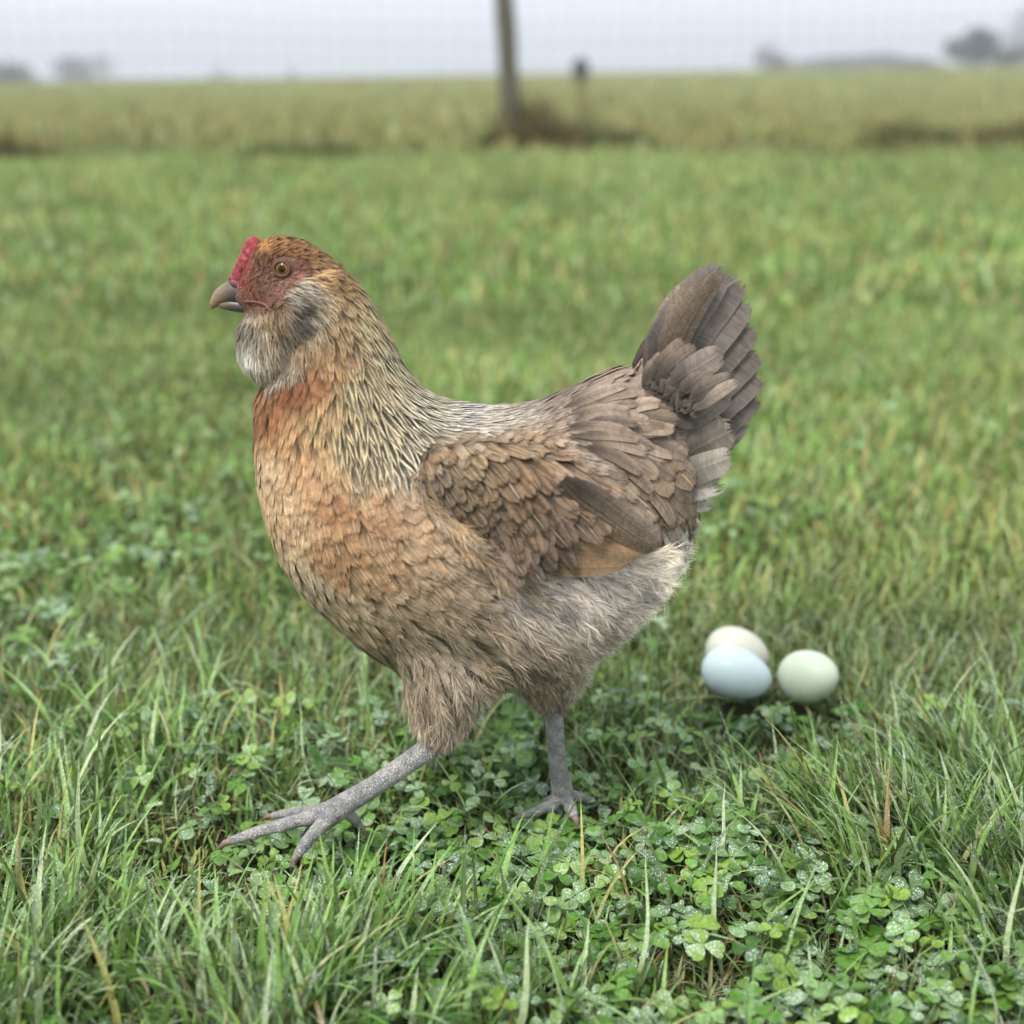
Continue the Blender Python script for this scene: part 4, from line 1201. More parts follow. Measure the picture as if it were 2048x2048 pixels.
# body skin colours: red face, elsewhere darkened plumage colour, shade painted into the gaps between feathers
def saddle():
    PL = Plume()
    p, nr = sample_surface(60000, 77)
    px = sidepx(p)
    poly = [(1060, 765), (1130, 720), (1200, 685), (1240, 655), (1285, 670), (1318, 740), (1318, 850), (1290, 890), (1262, 920), (1215, 915), (1160, 880), (1100, 840), (1060, 810)]
    idx = np.where(inpoly(px[:, 0], px[:, 1], poly))[0]
    kp = idx[thin(p[idx], np.full(len(idx), 15 * PXM))]
    for i in kp:
        x, y = px[i]
        g = np.clip((y - 700) / 220, 0, 1)                 # 0 upper, 1 lower
        ang = np.interp(g, [0, .3, .6, 1], [-.85, -.30, .10, .62]) + rng.normal(0, .10)
        curl = np.interp(g, [0, .5, 1], [-.03, .05, .11])
        L = (74 + 34 * rng.random()) * PXM; W = (26 + 14 * rng.random()) * PXM * (.75 + .45 * np.clip((x - 1080) / 180, 0, 1))
        n = 9; q = Vector(p[i]); pts, nrs = [], []
        for k in range(n):
            loc, n_, j, dist = bvh.find_nearest(q)
            far_ = dist > .006
            base = q if far_ else loc
            pts.append(np.array(base)); nrs.append(np.array(n_))
            a = ang + curl * k
            d = Vector(pxdir_to_world(math.cos(a), math.sin(a), 0)); t_ = d - n_ * d.dot(n_)
            t_ = t_.normalized() if t_.length > .2 else d
            q = Vector(base) + t_ * (L / (n - 1))
        u = rng.random()
        c1 = lin((142, 124, 106)) * (1 - .45 * u) + lin((126, 114, 104)) * .45 * u
        if y < 760: c1 = lin((150, 132, 116))
        v = .72 + .5 * rng.random()
        PL.vane(pts, nrs, W, .18, c1 * v, c1 * v * .55, .55, .25 * (rng.random() < .4), .14, .0008 + .002 * g, .0050 + .0035 * rng.random(), arch=.20, roll=rng.normal(0, .16), speck=.18)
    PL.build('saddle_feathers', m_feather, hen)

def skin_cols():
    px = sidepx(BV); tb = lookup(px[:, 0], px[:, 1])
    c = tb[:, 9:12] * 0.34  # plumage colour darkened, so the gaps carry painted shade
    face = inpoly(px[:, 0], px[:, 1], [(x + (4 if x > 500 else -8), y) for x, y in FACE])
    q = px
    red = lin((140, 104, 88)); brown = lin((104, 80, 64)); dark = lin((84, 58, 48))
    nz = fbm(BV[:, 0] * 700 + 50, BV[:, 2] * 700 + 50, 9)
    fc = red[None] * (0.75 + 0.5 * nz)[:, None]
    def g(x, y, s): return np.exp(-((q[:, 0] - x) ** 2 + (q[:, 1] - y) ** 2) / s ** 2)[:, None]
    w = np.clip(1.2 * g(490, 520, 22) + 0.9 * g(505, 500, 16), 0, 0.85); fc = fc * (1 - w) + brown * w
    w = np.clip(1.1 * g(452, 520, 20) + .9 * g(466, 498, 16) + .8 * g(470, 545, 14), 0, .9); fc = fc * (1 - w) + lin((150, 66, 62)) * w
    w = np.clip(0.9 * g(496, 575, 14), 0, 0.7); fc = fc * (1 - w) + lin((160, 88, 82)) * w
    w = np.clip(0.8 * g(565, 505, 16), 0, 0.7); fc = fc * (1 - w) + lin((142, 86, 76)) * w
    w = np.clip(1.0 * g(533, 507, 23), 0, 0.75); fc = fc * (1 - w) + lin((112, 80, 64)) * w
    w = np.clip(0.9 * g(470, 596, 14), 0, 0.6); fc = fc * (1 - w) + dark * w
    c = np.where(face[:, None], fc, c)
    at = body.data.color_attributes.new('c1', 'FLOAT_COLOR', 'POINT')
    at.data.foreach_set('color', np.concatenate([c, np.ones((len(c), 1))], 1).astype(np.float32).ravel())
skin_cols()

def plumage():
    p, nr = sample_surface(90000, 5)
    px = sidepx(p)
    face = inpoly(px[:, 0], px[:, 1], FACE)
    wing = inpoly(px[:, 0], px[:, 1], WING) & (np.abs(p[:, 1]) > 0.035)
    brd = inpoly(px[:, 0], px[:, 1], BEARD)
    tb = lookup(px[:, 0], px[:, 1])
    L = tb[:, 2] * PXM; W = tb[:, 3] * PXM
    sp = 0.31 * np.sqrt(L * W) * np.where(tb[:, 8] > .5, 0.85, 1.0)
    ok = ~face & ~wing & ~brd & ~((px[:, 0] < 464) & (px[:, 1] < 600))
    idx = np.where(ok)[0]
    keep = idx[thin(p[idx], sp[idx])]
    groups = {k: Plume() for k in ('head', 'neck', 'breast', 'back', 'down', 'thigh', 'tuft')}
    for i in keep:
        r = tb[i]; x, y = px[i]
        jit = rng.normal(0, .17); dx, dy = r[0], r[1]
        dx, dy = dx * math.cos(jit) - dy * math.sin(jit), dx * math.sin(jit) + dy * math.cos(jit)
        d = pxdir_to_world(dx, dy, 0)
        if p[i][0] < -0.12 and abs(nr[i][0]) > .7 and y > 740:      # front of the breast: straight down
            d = np.array([d[0] * .3, 0.0, d[2]]); 
        Li = L[i] * (0.8 + 0.4 * rng.random()); Wi = W[i] * (0.85 + 0.3 * rng.random())
        n_ = 7 if Li > 0.012 else 5
        pts, nrs = march(p[i], d, Li, n_)
        v = 0.88 + 0.24 * rng.random()
        c1, c2 = r[9:12] * v, r[12:15] * v
        if x < 660 and y < 560: g = 'head'
        elif y < 900 and x < 830 and y < 600 + 1.0 * (x - 400): g = 'neck'
        elif y > 1240 and (x < 930 or (960 < x < 1090 and y > 1310)): g = 'thigh'
        elif x > 820 and y < 1000: g = 'back'
        else: g = 'breast'
        if rng.random() < r[8]:
            groups['down' if g != 'thigh' else 'tuft'].tuft(pts, nrs, Li * 1.15, Wi, c1, c2, 0.0035 + 0.16 * Li * (.4 + rng.random()), nb=64)
            if rng.random() < 0.75:
                groups[g if g == 'thigh' else 'down_v' if False else g].vane(pts, nrs, Wi * .9, r[4], c1 * .92, c2, r[5], 0.1, 0.75, .0004, .0028 + rng.random() * .002, arch=.2)
        else:
            big = np.clip((r[3] - 30) / 8, 0, 1) * (r[5] < .25) * (x > 1060) * (y < 1000)
            r = r.copy(); r[7] *= 1 - .75 * big; Wi *= 1 + .12 * big
            lf = (1 + 1.1 * big) * (.0012 + .045 * Li) * (0.7 + 0.8 * rng.random())
            groups[g].vane(pts, nrs, Wi, r[4], c1, c2, r[5] * (0.8 + .3 * rng.random()), r[6] * (rng.random() < .55) * (0.5 + .5 * rng.random()), min(1, r[7] * 1.6), .0003, lf, arch=.12, roll=rng.normal(0, .07), speck=0.25 if g == 'back' else 0.05)
    nm = {'head': 'head_feathers', 'neck': 'neck_hackle', 'breast': 'breast_feathers', 'back': 'back_feathers', 'thigh': 'thigh_feathers'}
    for k, name in nm.items():
        if groups[k].off: groups[k].build(name, m_feather, hen)
    groups['down'].build('belly_fluff', m_down, hen)
    groups['tuft'].build('thigh_fluff', m_down, hen)
    print('feathers', len(keep))
plumage()

# beard and muffs: fine strands
def beard_strands():
    p, nr = sample_surface(150000, 9)
    px = sidepx(p)
    ok = inpoly(px[:, 0], px[:, 1], BEARD)
    idx = np.where(ok)[0][:11000]
    CT = np.array([  # px,py, dx,dy, L, r,g,b
        (455, 610, -.05, 1, 26, 128, 122, 112), (470, 660, -.1, 1, 34, 196, 192, 184), (455, 690, -.05, 1, 30, 168, 160, 146), (500, 640, .05, 1, 36, 142, 132, 120),
        (495, 690, .0, 1, 34, 178, 170, 152), (510, 715, -.1, 1, 30, 150, 140, 126), (540, 640, .35, 1, 34, 112, 104, 96), (530, 680, .25, 1, 34, 136, 126, 112),
        (555, 560, .9, .35, 26, 150, 142, 130), (570, 575, .95, .5, 30, 70, 66, 64), (560, 600, .8, .6, 34, 92, 86, 82), (590, 530, .9, .1, 32, 160, 138, 110), (600, 520, .9, -.1, 26, 170, 144, 108),
        (600, 570, .7, .7, 34, 168, 152, 130), (590, 620, .4, 1, 38, 150, 136, 116), (520, 606, .5, .9, 30, 128, 112, 92), (570, 650, .2, 1, 36, 132, 116, 96), (575, 548, .95, .25, 28, 158, 150, 140), (580, 592, .8, .7, 30, 170, 162, 152)], float)
    q = px[idx]
    w = 1 / (((q[:, None, 0] - CT[None, :, 0]) ** 2 + (q[:, None, 1] - CT[None, :, 1]) ** 2) + 25) ** 2.6; w /= w.sum(1)[:, None]
    D = w @ CT[:, 2:4]; Lp = w @ CT[:, 4]; C = w @ lin(CT[:, 5:8])
    PL = Plume()
    stx = fbm(q[:, 0] * .16, q[:, 1] * .16, 77)
    P0, P1, P2, SD, CC = [], [], [], [], []
    for k, i in enumerate(idx):
        d = Vector(pxdir_to_world(D[k, 0] + rng.normal(0, .16), D[k, 1] + rng.normal(0, .16), 0))
        n = Vector(nr[i]); tdir = (d - n * d.dot(n)).normalized()
        L = Lp[k] * PXM * (0.7 + .5 * rng.random())
        a = Vector(p[i]); up = 0.22 + .16 * rng.random()
        b = a + (tdir + n * up).normalized() * L * .5
        c = b + (tdir + n * (-.05) + Vector((0, 0, -.10))).normalized() * L * .5
        P0.append(a); P1.append(b); P2.append(c)
        sd_ = tdir.cross(n); SD.append((sd_ + n * rng.normal(0, .3)).normalized())
        f = (0.65 + .7 * rng.random()) * (0.7 + .6 * stx[k])
        if rng.random() < .10: f *= 1.5
        if rng.random() < .10: f *= .5
        CC.append(np.minimum(C[k] * f * np.array([1.0, .97, .90]), .7))
    PL.barb(np.array(P0), np.array(P1), np.array(P2), .00058, np.array(CC), np.array(SD))
    PL.build('beard', m_down, hen)
beard_strands()
saddle()

def face_bristles():
    p, nr = sample_surface(150000, 31)
    px = sidepx(p)
    poly = [(440, 560), (442, 530), (452, 505), (478, 478), (500, 500), (522, 485), (560, 486), (588, 515), (575, 540), (556, 560), (548, 600), (478, 606), (448, 592), (470, 560), (492, 548)]
    idx = np.where(inpoly(px[:, 0], px[:, 1], poly) & (np.hypot(px[:, 0] - 533, px[:, 1] - 507) > 21))[0][:1500]
    P0, P1, P2, SD, CC = [], [], [], [], []
    for i in idx:
        x, y = px[i]; dx, dy = (x - 450) / 100, (y - 560) / 100
        if y > 575: dx, dy = .5, .8
        d = Vector(pxdir_to_world(dx + rng.normal(0, .25), dy + rng.normal(0, .25), 0)); n = Vector(nr[i]); t_ = (d - n * d.dot(n)).normalized()
        L = PXM * (7 + 7 * rng.random() + (10 if y > 575 else 0)); a_ = Vector(p[i]); b_ = a_ + (t_ + n * .35).normalized() * L * .5; c_ = b_ + t_ * L * .5
        P0.append(a_); P1.append(b_); P2.append(c_); SD.append(t_.cross(n).normalized())
        w_ = np.clip((y - 560) / 40, 0, 1)
        c0_ = lin([(58, 38, 32), (176, 128, 108), (150, 116, 92), (120, 72, 62)][rng.integers(0, 4)]); CC.append(c0_ * (1 - w_) + lin((140, 122, 98)) * (.7 + .6 * rng.random()) * w_)
    PL = Plume(); PL.barb(np.array(P0), np.array(P1), np.array(P2), .00032, np.array(CC), np.array(SD)); PL.build('face_bristles', m_down, hen)
face_bristles()

def hit(px, py, ymax=0.2):
    """surface point under a picture position"""
    d = Vector(raydir(px, py)).normalized()
    loc, nr, i, dist = bvh.ray_cast(Vector(CAM), d, 2.0)
    return (np.array(loc), np.array(nr)) if loc is not None else (None, None)

def path_on_body(pl, n, off=0.0):
    """picture polyline -> points on the body (falls back to the last depth)"""
    pl = np.array(pl, float); s = np.concatenate([[0], np.cumsum(np.linalg.norm(np.diff(pl, axis=0), axis=1))]); s /= s[-1]
    tt = np.linspace(0, 1, n); X = np.interp(tt, s, pl[:, 0]); Y = np.interp(tt, s, pl[:, 1])
    pts, nrs = [], []; ly = None; ln = np.array([0, -1.0, 0.2])
    for x, y in zip(X, Y):
        a, b = hit(x, y)
        if a is None or (ly is not None and abs(a[1] - ly) > .02):
            a = P(x, y, ly if ly is not None else -.05); b = ln
        ly = a[1]; ln = b; pts.append(a); nrs.append(b)
    pts = np.array(pts)
    if n > 4:
        for _ in range(2): pts[1:-1] = .25 * pts[:-2] + .5 * pts[1:-1] + .25 * pts[2:]
    return pts, np.array(nrs)

def mirror(A):
    A = np.array(A).copy(); A[:, 1] *= -1; return A

# --- wings
def make_wing(sgn):
    w = empty('wing', (0, 0, 0)) if False else None
    cov = Plume(); fl = Plume()
    mr = (lambda a: a) if sgn < 0 else (lambda a: mirror(a) - (np.array([0, 0, .024]) if abs(np.linalg.norm(np.asarray(a)[0]) - 1) > 1e-3 else 0))
    def clampy(pts, top):
        q = proj(pts); f_ = np.clip((q[:, 0] - 985) / 250, 0, 1)
        yp = -.0840 + .0085 * f_ - top
        s_ = sstep(q[:, 0], 930, 990) * sstep(q[:, 1], 880, 930)
        yn = np.minimum(pts[:, 1], yp); o_ = pts.copy(); o_[:, 1] = pts[:, 1] * (1 - s_) + yn * s_
        return o_
    def put(pl, path, W, c1, c2, n=9, l0=.001, l1=.003, **kw):
        pts, nrs = path_on_body(path, n)
        if pl is fl:
            pa = np.array(path, float); tq = np.linspace(0, len(pa) - 1, n); yy_ = np.interp(tq, [0, len(pa) - 1], [-.0840, -.0755])
            pts = np.array([P(np.interp(t_, range(len(pa)), pa[:, 0]), np.interp(t_, range(len(pa)), pa[:, 1]), y_) for t_, y_ in zip(tq, yy_)])
            for _ in range(2): pts[1:-1] = .25 * pts[:-2] + .5 * pts[1:-1] + .25 * pts[2:]
            nrs = np.tile([.14, -.97, .18], (n, 1))
        else: pts = clampy(pts, .0008)
        pl.vane(mr(pts), mr(nrs), W * PXM, kw.pop('pointed', .1), lin(c1), lin(c2), kw.pop('cd', .2), kw.pop('shaft', .3), kw.pop('fray', .12), l0, l1, **kw)
    # folded primaries (bare orange-brown panel) and the speckled tertials ending in a round tip
    for k in range(8):
        f = k / 7
        y0 = 985 + 75 * f; x0 = 985 + 0 * f
        put(fl, [(985 + 10 * f, 975 + 85 * f), (1080 + 6 * f, 1000 + 70 * f), (1160 - 6 * f, 1020 + 42 * f), (1236 - 56 * f, 1036 + 22 * f)], 38, (156 - 10 * (k % 2), 124, 92), (116, 90, 68), n=11, l0=.0015, l1=.0022 + .0008 * (1 - f), cd=.45, shaft=.2, speck=.35, pointed=.25, arch=.1)
    for k in range(5):
        f = k / 4
        put(fl, [(1040 + 22 * f, 925 - 26 * f), (1112 + 18 * f, 958 - 20 * f), (1182 + 8 * f, 992 - 8 * f), (1240 + 4 * f, 1036 - 12 * f)], 54 - 5 * k, (158 - 6 * k, 130 - 3 * k, 104), (104, 88, 74), n=11, l0=.003 + .0010 * k, l1=.0042 + .0012 * k, cd=.5, shaft=.15, speck=.9, pointed=.0, arch=.22)
    # long coverts hanging over the flight feathers
    for k in range(9):
        f = k / 8
        put(cov, [(905 + 125 * f, 965 - 70 * f), (940 + 116 * f, 1018 - 72 * f), (972 + 108 * f, 1082 - 96 * f)], 40, (112 + 10 * (k % 3), 98 + 7 * (k % 3), 86 + 4 * (k % 3)), (88, 78, 70), n=8, l0=.0035, l1=.0060, cd=.4, shaft=.25, speck=.15)
    p, nr = sample_surface(60000, 21)
    sel = (p[:, 1] * sgn > .03)
    p, nr = p[sel], nr[sel]
    px = sidepx(p)
    cov_poly = [(806, 876), (856, 846), (930, 838), (1010, 846), (1076, 872), (1120, 905), (1130, 940), (1090, 950), (1040, 985), (985, 1020), (955, 1045), (965, 1055), (905, 1005), (850, 960), (812, 915)]
    ok = inpoly(px[:, 0], px[:, 1], cov_poly)
    p, nr, px = p[ok], nr[ok], px[ok]
    WT = np.array([  # px,py,dx,dy,L,W, col, col2, speck
        (820, 870, .6, .8, 44, 24, 138, 118, 96, 112, 94, 76, .2), (880, 850, .7, .75, 48, 26, 168, 140, 104, 120, 96, 70, .6), (900, 900, .65, .8, 50, 28, 138, 112, 84, 100, 80, 60, .5),
        (960, 850, .75, .7, 50, 28, 172, 136, 100, 130, 100, 74, .3), (1040, 860, .8, .65, 54, 30, 164, 138, 116, 150, 104, 70, .3), (870, 950, .7, .7, 46, 26, 138, 116, 92, 96, 78, 62, .5),
        (950, 940, .65, .8, 52, 30, 132, 106, 80, 92, 74, 56, .6), (930, 990, .6, .8, 50, 28, 126, 104, 84, 92, 76, 62, .4), (1010, 960, .65, .8, 56, 32, 136, 112, 90, 104, 86, 70, .3),
        (1080, 920, .7, .75, 60, 32, 152, 122, 94, 112, 92, 76, .3), (1000, 1030, .6, .8, 54, 32, 112, 98, 88, 92, 80, 72, .1), (1130, 930, .75, .7, 60, 30, 160, 126, 94, 108, 90, 74, .5), (1080, 990, .6, .8, 58, 34, 126, 116, 108, 100, 90, 82, .1)], float)
    ww = 1 / (((px[:, None, 0] - WT[None, :, 0]) ** 2 + (px[:, None, 1] - WT[None, :, 1]) ** 2) + 200) ** 2; ww /= ww.sum(1)[:, None]
    R = ww @ np.concatenate([WT[:, 2:6], lin(WT[:, 6:9]), lin(WT[:, 9:12]), WT[:, 12:]], 1)
    for a_ in (4, 7):
        l_ = R[:, a_:a_ + 3] @ np.array([.21, .72, .07]); R[:, a_:a_ + 3] = (R[:, a_:a_ + 3] * .95 + l_[:, None] * .05) * np.array([.74, .76, .78])
    R[:, 2] *= np.interp(px[:, 0], [800, 1100], [.95, 1.45]); R[:, 3] *= np.interp(px[:, 0], [800, 1100], [.9, 1.12])
    kp = thin(p, .33 * np.sqrt(R[:, 2] * R[:, 3]) * PXM)
    for i in kp:
        r = R[i]; j = rng.normal(0, .09); dx, dy = r[0] * math.cos(j) - r[1] * math.sin(j), r[0] * math.sin(j) + r[1] * math.cos(j)
        pts, nrs = march(p[i], pxdir_to_world(dx, dy, 0), r[2] * PXM * (.85 + .3 * rng.random()), 7)
        if sgn < 0: pts = clampy(np.array(pts), .0025)
        v = .70 + .55 * rng.random()
        inner = (px[i][0] - 790) / 350
        cov.vane(pts, nrs, r[3] * PXM * (.85 + .3 * rng.random()), .28, r[4:7] * v, r[7:10] * v * .6, .7, (rng.random() < .5) * (.4 + .4 * rng.random()), .22, .0008, .0052 + .002 * rng.random() - .0015 * max(0, 1 - inner * 4), arch=.25, roll=rng.normal(0, .1), speck=float(r[10]))
    o = cov.build('wing', m_feather, hen)
    fo = fl.build('flight_feathers', m_feather, o)
    return o
make_wing(-1)
make_wing(1)

def wing_edges():
    """soft flank and back feathers that fall over the borders of the folded wing"""
    PL = Plume(); FL = Plume()
    def run(line, n, ang, Lr, W, cols, off, lift, fray, tuft):
        ln_ = np.array(line, float); s = np.concatenate([[0], np.cumsum(np.linalg.norm(np.diff(ln_, axis=0), axis=1))]); s /= s[-1]
        for k in range(n):
            u = rng.random(); x = np.interp(u, s, ln_[:, 0]) + rng.normal(0, 7); y = np.interp(u, s, ln_[:, 1]) + rng.normal(0, 7)
            x += off[0]; y += off[1]; a = np.interp(u, [0, 1], ang) + rng.normal(0, .16); L = Lr[0] + (Lr[1] - Lr[0]) * rng.random()
            for side in (-1,):
                pl = [(x, y), (x + L * .5 * math.cos(a), y + L * .5 * math.sin(a)), (x + L * math.cos(a + .12), y + L * math.sin(a + .12))]
                pts, nrs = path_on_body(pl, 8)
                if pts[0][1] > -.02: continue
                pts = pts.copy(); pts[:, 1] = np.minimum(pts[:, 1], pts[0][1] + .004)
                if side > 0: pts, nrs = mirror(pts), mirror(nrs)
                c = lin(cols[rng.integers(0, len(cols))]) * (.78 + .4 * rng.random())
                PL.vane(pts, nrs, W * PXM * (.8 + .4 * rng.random()), .2, c, c * .7, .2, .5 * (rng.random() < .5), fray, .0005, lift * (.7 + .5 * rng.random()), arch=.15, roll=rng.normal(0, .14))
                if rng.random() < tuft: FL.tuft(pts, nrs, L * PXM, W * PXM, c * 1.05, c * .8, lift * 1.1, nb=50)
    run([(800, 900), (838, 965), (890, 1015), (945, 1060), (1000, 1098)], 110, (.75, .25), (44, 66), 26, [(172, 148, 118), (178, 158, 132), (164, 140, 108), (170, 154, 136)], (-16, 4), .0085, .9, .55)
    run([(806, 868), (870, 842), (940, 832), (1010, 840), (1080, 866)], 80, (.75, .45), (40, 56), 22, [(146, 126, 102), (138, 114, 88), (150, 134, 114)], (-14, -8), .0065, .5, .0)
    PL.build('flank_feathers', m_feather, hen)
    FL.build('flank_fluff', m_down, hen)
wing_edges()

# --- tail fan
def make_tail():
    PL = Plume(); CVs = {}
    tips = [(1372, 503, 66), (1404, 524, 64), (1416, 566, 60), (1428, 612, 58), (1437, 662, 56), (1439, 706, 52), (1434, 748, 46), (1408, 792, 40)]
    for side in (-1, 1):
        CV = CVs[side] = Plume()
        kk = 1.0 if side < 0 else .45
        for k, (tx, ty, W) in enumerate(tips):
            f = k / 7
            bx, by = 1238 + 94 * f, 712 + 150 * f
            cx, cy = bx * .5 + tx * .5 - 26 * (1 - f) - 2, by * .5 + ty * .5 - 16 * (1 - f) - 2
            s = np.linspace(0, 1, 13)[:, None]
            q = (1 - s) ** 2 * np.array([bx, by]) + 2 * s * (1 - s) * np.array([cx, cy]) + s ** 2 * np.array([tx, ty])
            yy = side * kk * ((.020 - .010 * f) * (1 - s[:, 0]) + (.014 - .008 * f) * s[:, 0] + .0012 * (7 - k))
            pts = np.array([P(a, b, c) for (a, b), c in zip(q, yy)])
            nrs = np.tile([0.12, side * 1.0, .12], (13, 1)); nrs /= np.linalg.norm(nrs, axis=1)[:, None]
            v = 1.0 + .07 * rng.normal()
            c = lin((124, 115, 108)) * v; c2 = lin((102, 94, 88)) * v
            PL.vane(pts, nrs, W * PXM * 1.22, .12, c * .86, c2 * .8, .5, .10 if k != 1 else .5, .16, 0, 0, arch=.04, roll=rng.normal(0, .10), asym=-.3 if side < 0 else .3, speck=.03)
        # narrow leading feathers with ticked tan edges along the front of the fan
        for k in range(5):
            s = np.linspace(0, 1, 11)[:, None]
            b0 = np.array([1218 + 8 * k, 712 + 10 * k]); t0 = np.array([1304 + 18 * k, 526 - 6 * k])
            q = (1 - s) ** 2 * b0 + 2 * s * (1 - s) * (np.array([1236, 594]) + k * np.array([11, 4])) + s ** 2 * t0
            pts = np.array([P(a, b, side * (kk if side > 0 else 1.0) * (.0245 + .0016 * k)) for a, b in q]); 
            nrs = np.tile([-.45 + .16 * k, side * .9, .2], (11, 1)); nrs /= np.linalg.norm(nrs, axis=1)[:, None]
            PL.vane(pts, nrs, 36 * PXM, .3, lin((140, 124, 106)) * (1 - .08 * k), lin((82, 70, 62)), .45, .1, .25, 0, 0, arch=.06, speck=.75)
        covs = [(1228, 712, 1296, 640, 34, (146, 128, 112)), (1238, 722, 1318, 652, 38, (138, 122, 110)), (1262, 730, 1368, 664, 54, (146, 134, 124)), (1256, 752, 1300, 712, 34, (148, 130, 112)),
                (1276, 800, 1380, 732, 66, (150, 140, 130)), (1262, 772, 1330, 716, 38, (150, 134, 118)), (1282, 868, 1392, 808, 70, (146, 135, 122)), (1280, 905, 1386, 862, 62, (166, 157, 145)),
                (1270, 940, 1374, 908, 58, (176, 168, 156)), (1262, 960, 1356, 950, 46, (196, 189, 179)), (1255, 985, 1330, 1000, 44, (200, 194, 185)), (1210, 745, 1300, 742, 34, (152, 136, 114)), (1215, 770, 1325, 778, 40, (150, 132, 108)),
                (1215, 792, 1322, 812, 42, (144, 126, 104)), (1218, 815, 1325, 850, 46, (146, 126, 102)), (1215, 840, 1312, 890, 44, (138, 120, 98)), (1212, 862, 1296, 925, 44, (136, 118, 98)), (1205, 880, 1276, 958, 42, (140, 122, 104)), (1230, 835, 1335, 872, 40, (134, 116, 96)), (1200, 722, 1282, 700, 30, (148, 132, 116))]
        for k, (bx, by, tx, ty, W, c) in enumerate(covs[:11]):
            s = np.linspace(0, 1, 9)[:, None]
            brown = k >= 11
            mx_, my_ = bx * .45 + tx * .55, (by + ty) / 2 - (20 if brown else 8)
            q = (1 - s) ** 2 * np.array([bx, by]) + 2 * s * (1 - s) * np.array([mx_, my_]) + s ** 2 * np.array([tx, ty])
            low = np.clip((ty - 840) / 160, 0, 1)
            y0_, y1_ = (.044, .040) if brown else (.036, .031 - .008 * low)
            yv = side * ((y0_ + .0011 * (k % 5)) * (1 - s[:, 0]) + (y1_ + .0014 * (k % 4)) * s[:, 0])
            if side > 0: yv = yv * .6
            pts = np.array([P(a, b, y_) for (a, b), y_ in zip(q, yv)])
            nrs = np.tile([.2, side, .15], (9, 1)); nrs /= np.linalg.norm(nrs, axis=1)[:, None]
            cc_ = lin(c); CV.vane(pts, nrs, W * PXM, .0, cc_ * .9, cc_ * .6, .45, .12, .30 + .3 * (ty > 900), 0, 0, arch=.10, roll=rng.normal(0, .16), speck=.10 if not brown else .25)
    o = PL.build('tail', m_feather, hen)
    for side, CV in CVs.items():
        for j in range(34):
            u = rng.random(); bx = 1196 + 118 * u; by = 742 + 60 * u * rng.random() - 20 * (1 - u)
            ln_ = 74 + 34 * rng.random(); an = -1.12 + .55 * u + rng.normal(0, .10)
            tx, ty = bx + ln_ * math.cos(an), by + ln_ * math.sin(an)
            s = np.linspace(0, 1, 9)[:, None]
            q = (1 - s) ** 2 * np.array([bx, by]) + 2 * s * (1 - s) * np.array([(bx + tx) / 2 - 8, (by + ty) / 2 - 4]) + s ** 2 * np.array([tx, ty])
            w_ = (1 - u) * .030 + u * .046
            yv = side * ((w_ + .002 * rng.random()) * (1 - s[:, 0]) + (w_ * .70 + .004 * rng.random()) * s[:, 0]) * (1 if side < 0 else .75)
            pts = np.array([P(a, b, y_) for (a, b), y_ in zip(q, yv)])
            nrs = np.tile([-.1, side, .25], (9, 1)); nrs /= np.linalg.norm(nrs, axis=1)[:, None]
            c_ = lin((136, 123, 110)) * (.72 + .45 * rng.random()); CV.vane(pts, nrs, (22 + 12 * rng.random()) * PXM, .2, c_, c_ * .6, .5, .15, .25, 0, .0015, arch=.14, roll=rng.normal(0, .2), speck=.12)
    for CV in CVs.values(): CV.build('tail_coverts', m_feather, o)
make_tail()

# --- comb, beak, nostril, eyes
m_comb, t = newmat('comb_skin'); N = NT(t)
ob_ = N.obj(); v1 = N.vor(ob_, 1500); n1 = N.noise(ob_, 400, 4)
col = N.mix(N.ss(v1, 0.1, 0.6), rgba((182, 66, 74)), rgba((118, 32, 40)))
col = N.mix(N.ss(n1, 0.45, 0.7, 0, .4), col, rgba((204, 110, 112)))
N.out(N.prin(col, 0.42, 0.45, N.bump(v1, 0.8, -0.0008), Subsurface_Weight=0.25, Subsurface_Scale=0.004))
def comb():
    r = np.random.default_rng(4); pc = []
    ridge = [(440, 530), (449, 517), (457, 503), (464, 489), (470, 476), (475, 465), (480, 459), (484, 466)]
    rad = [9, 11, 13, 14, 14, 13.5, 12, 9]
    for (x, y), R in zip(ridge, rad):
        c = P(x, y, 0); pc.append(ellipsoid(c, (R * PXM * .95, R * PXM * .8, R * PXM), n=10))
        for s_ in (-1, 1):
            for _ in range(3):
                c2 = P(x + 3 + r.normal(0, 3.5), y + 4 + r.normal(0, 3.5), s_ * R * PXM * .7); pc.append(ellipsoid(c2, (R * PXM * .42,) * 3, n=7))
    for _ in range(14):
        k = r.integers(0, len(ridge)); x, y = ridge[k]; pc.append(ellipsoid(P(x - rad[k] * .6 + r.normal(0, 1.5), y - rad[k] * .35 + r.normal(0, 2), r.normal(0, .0018)), (3.2 * PXM,) * 3, n=6))
    fuse('comb', pc, .0007, m_comb, hen, 5)
comb()

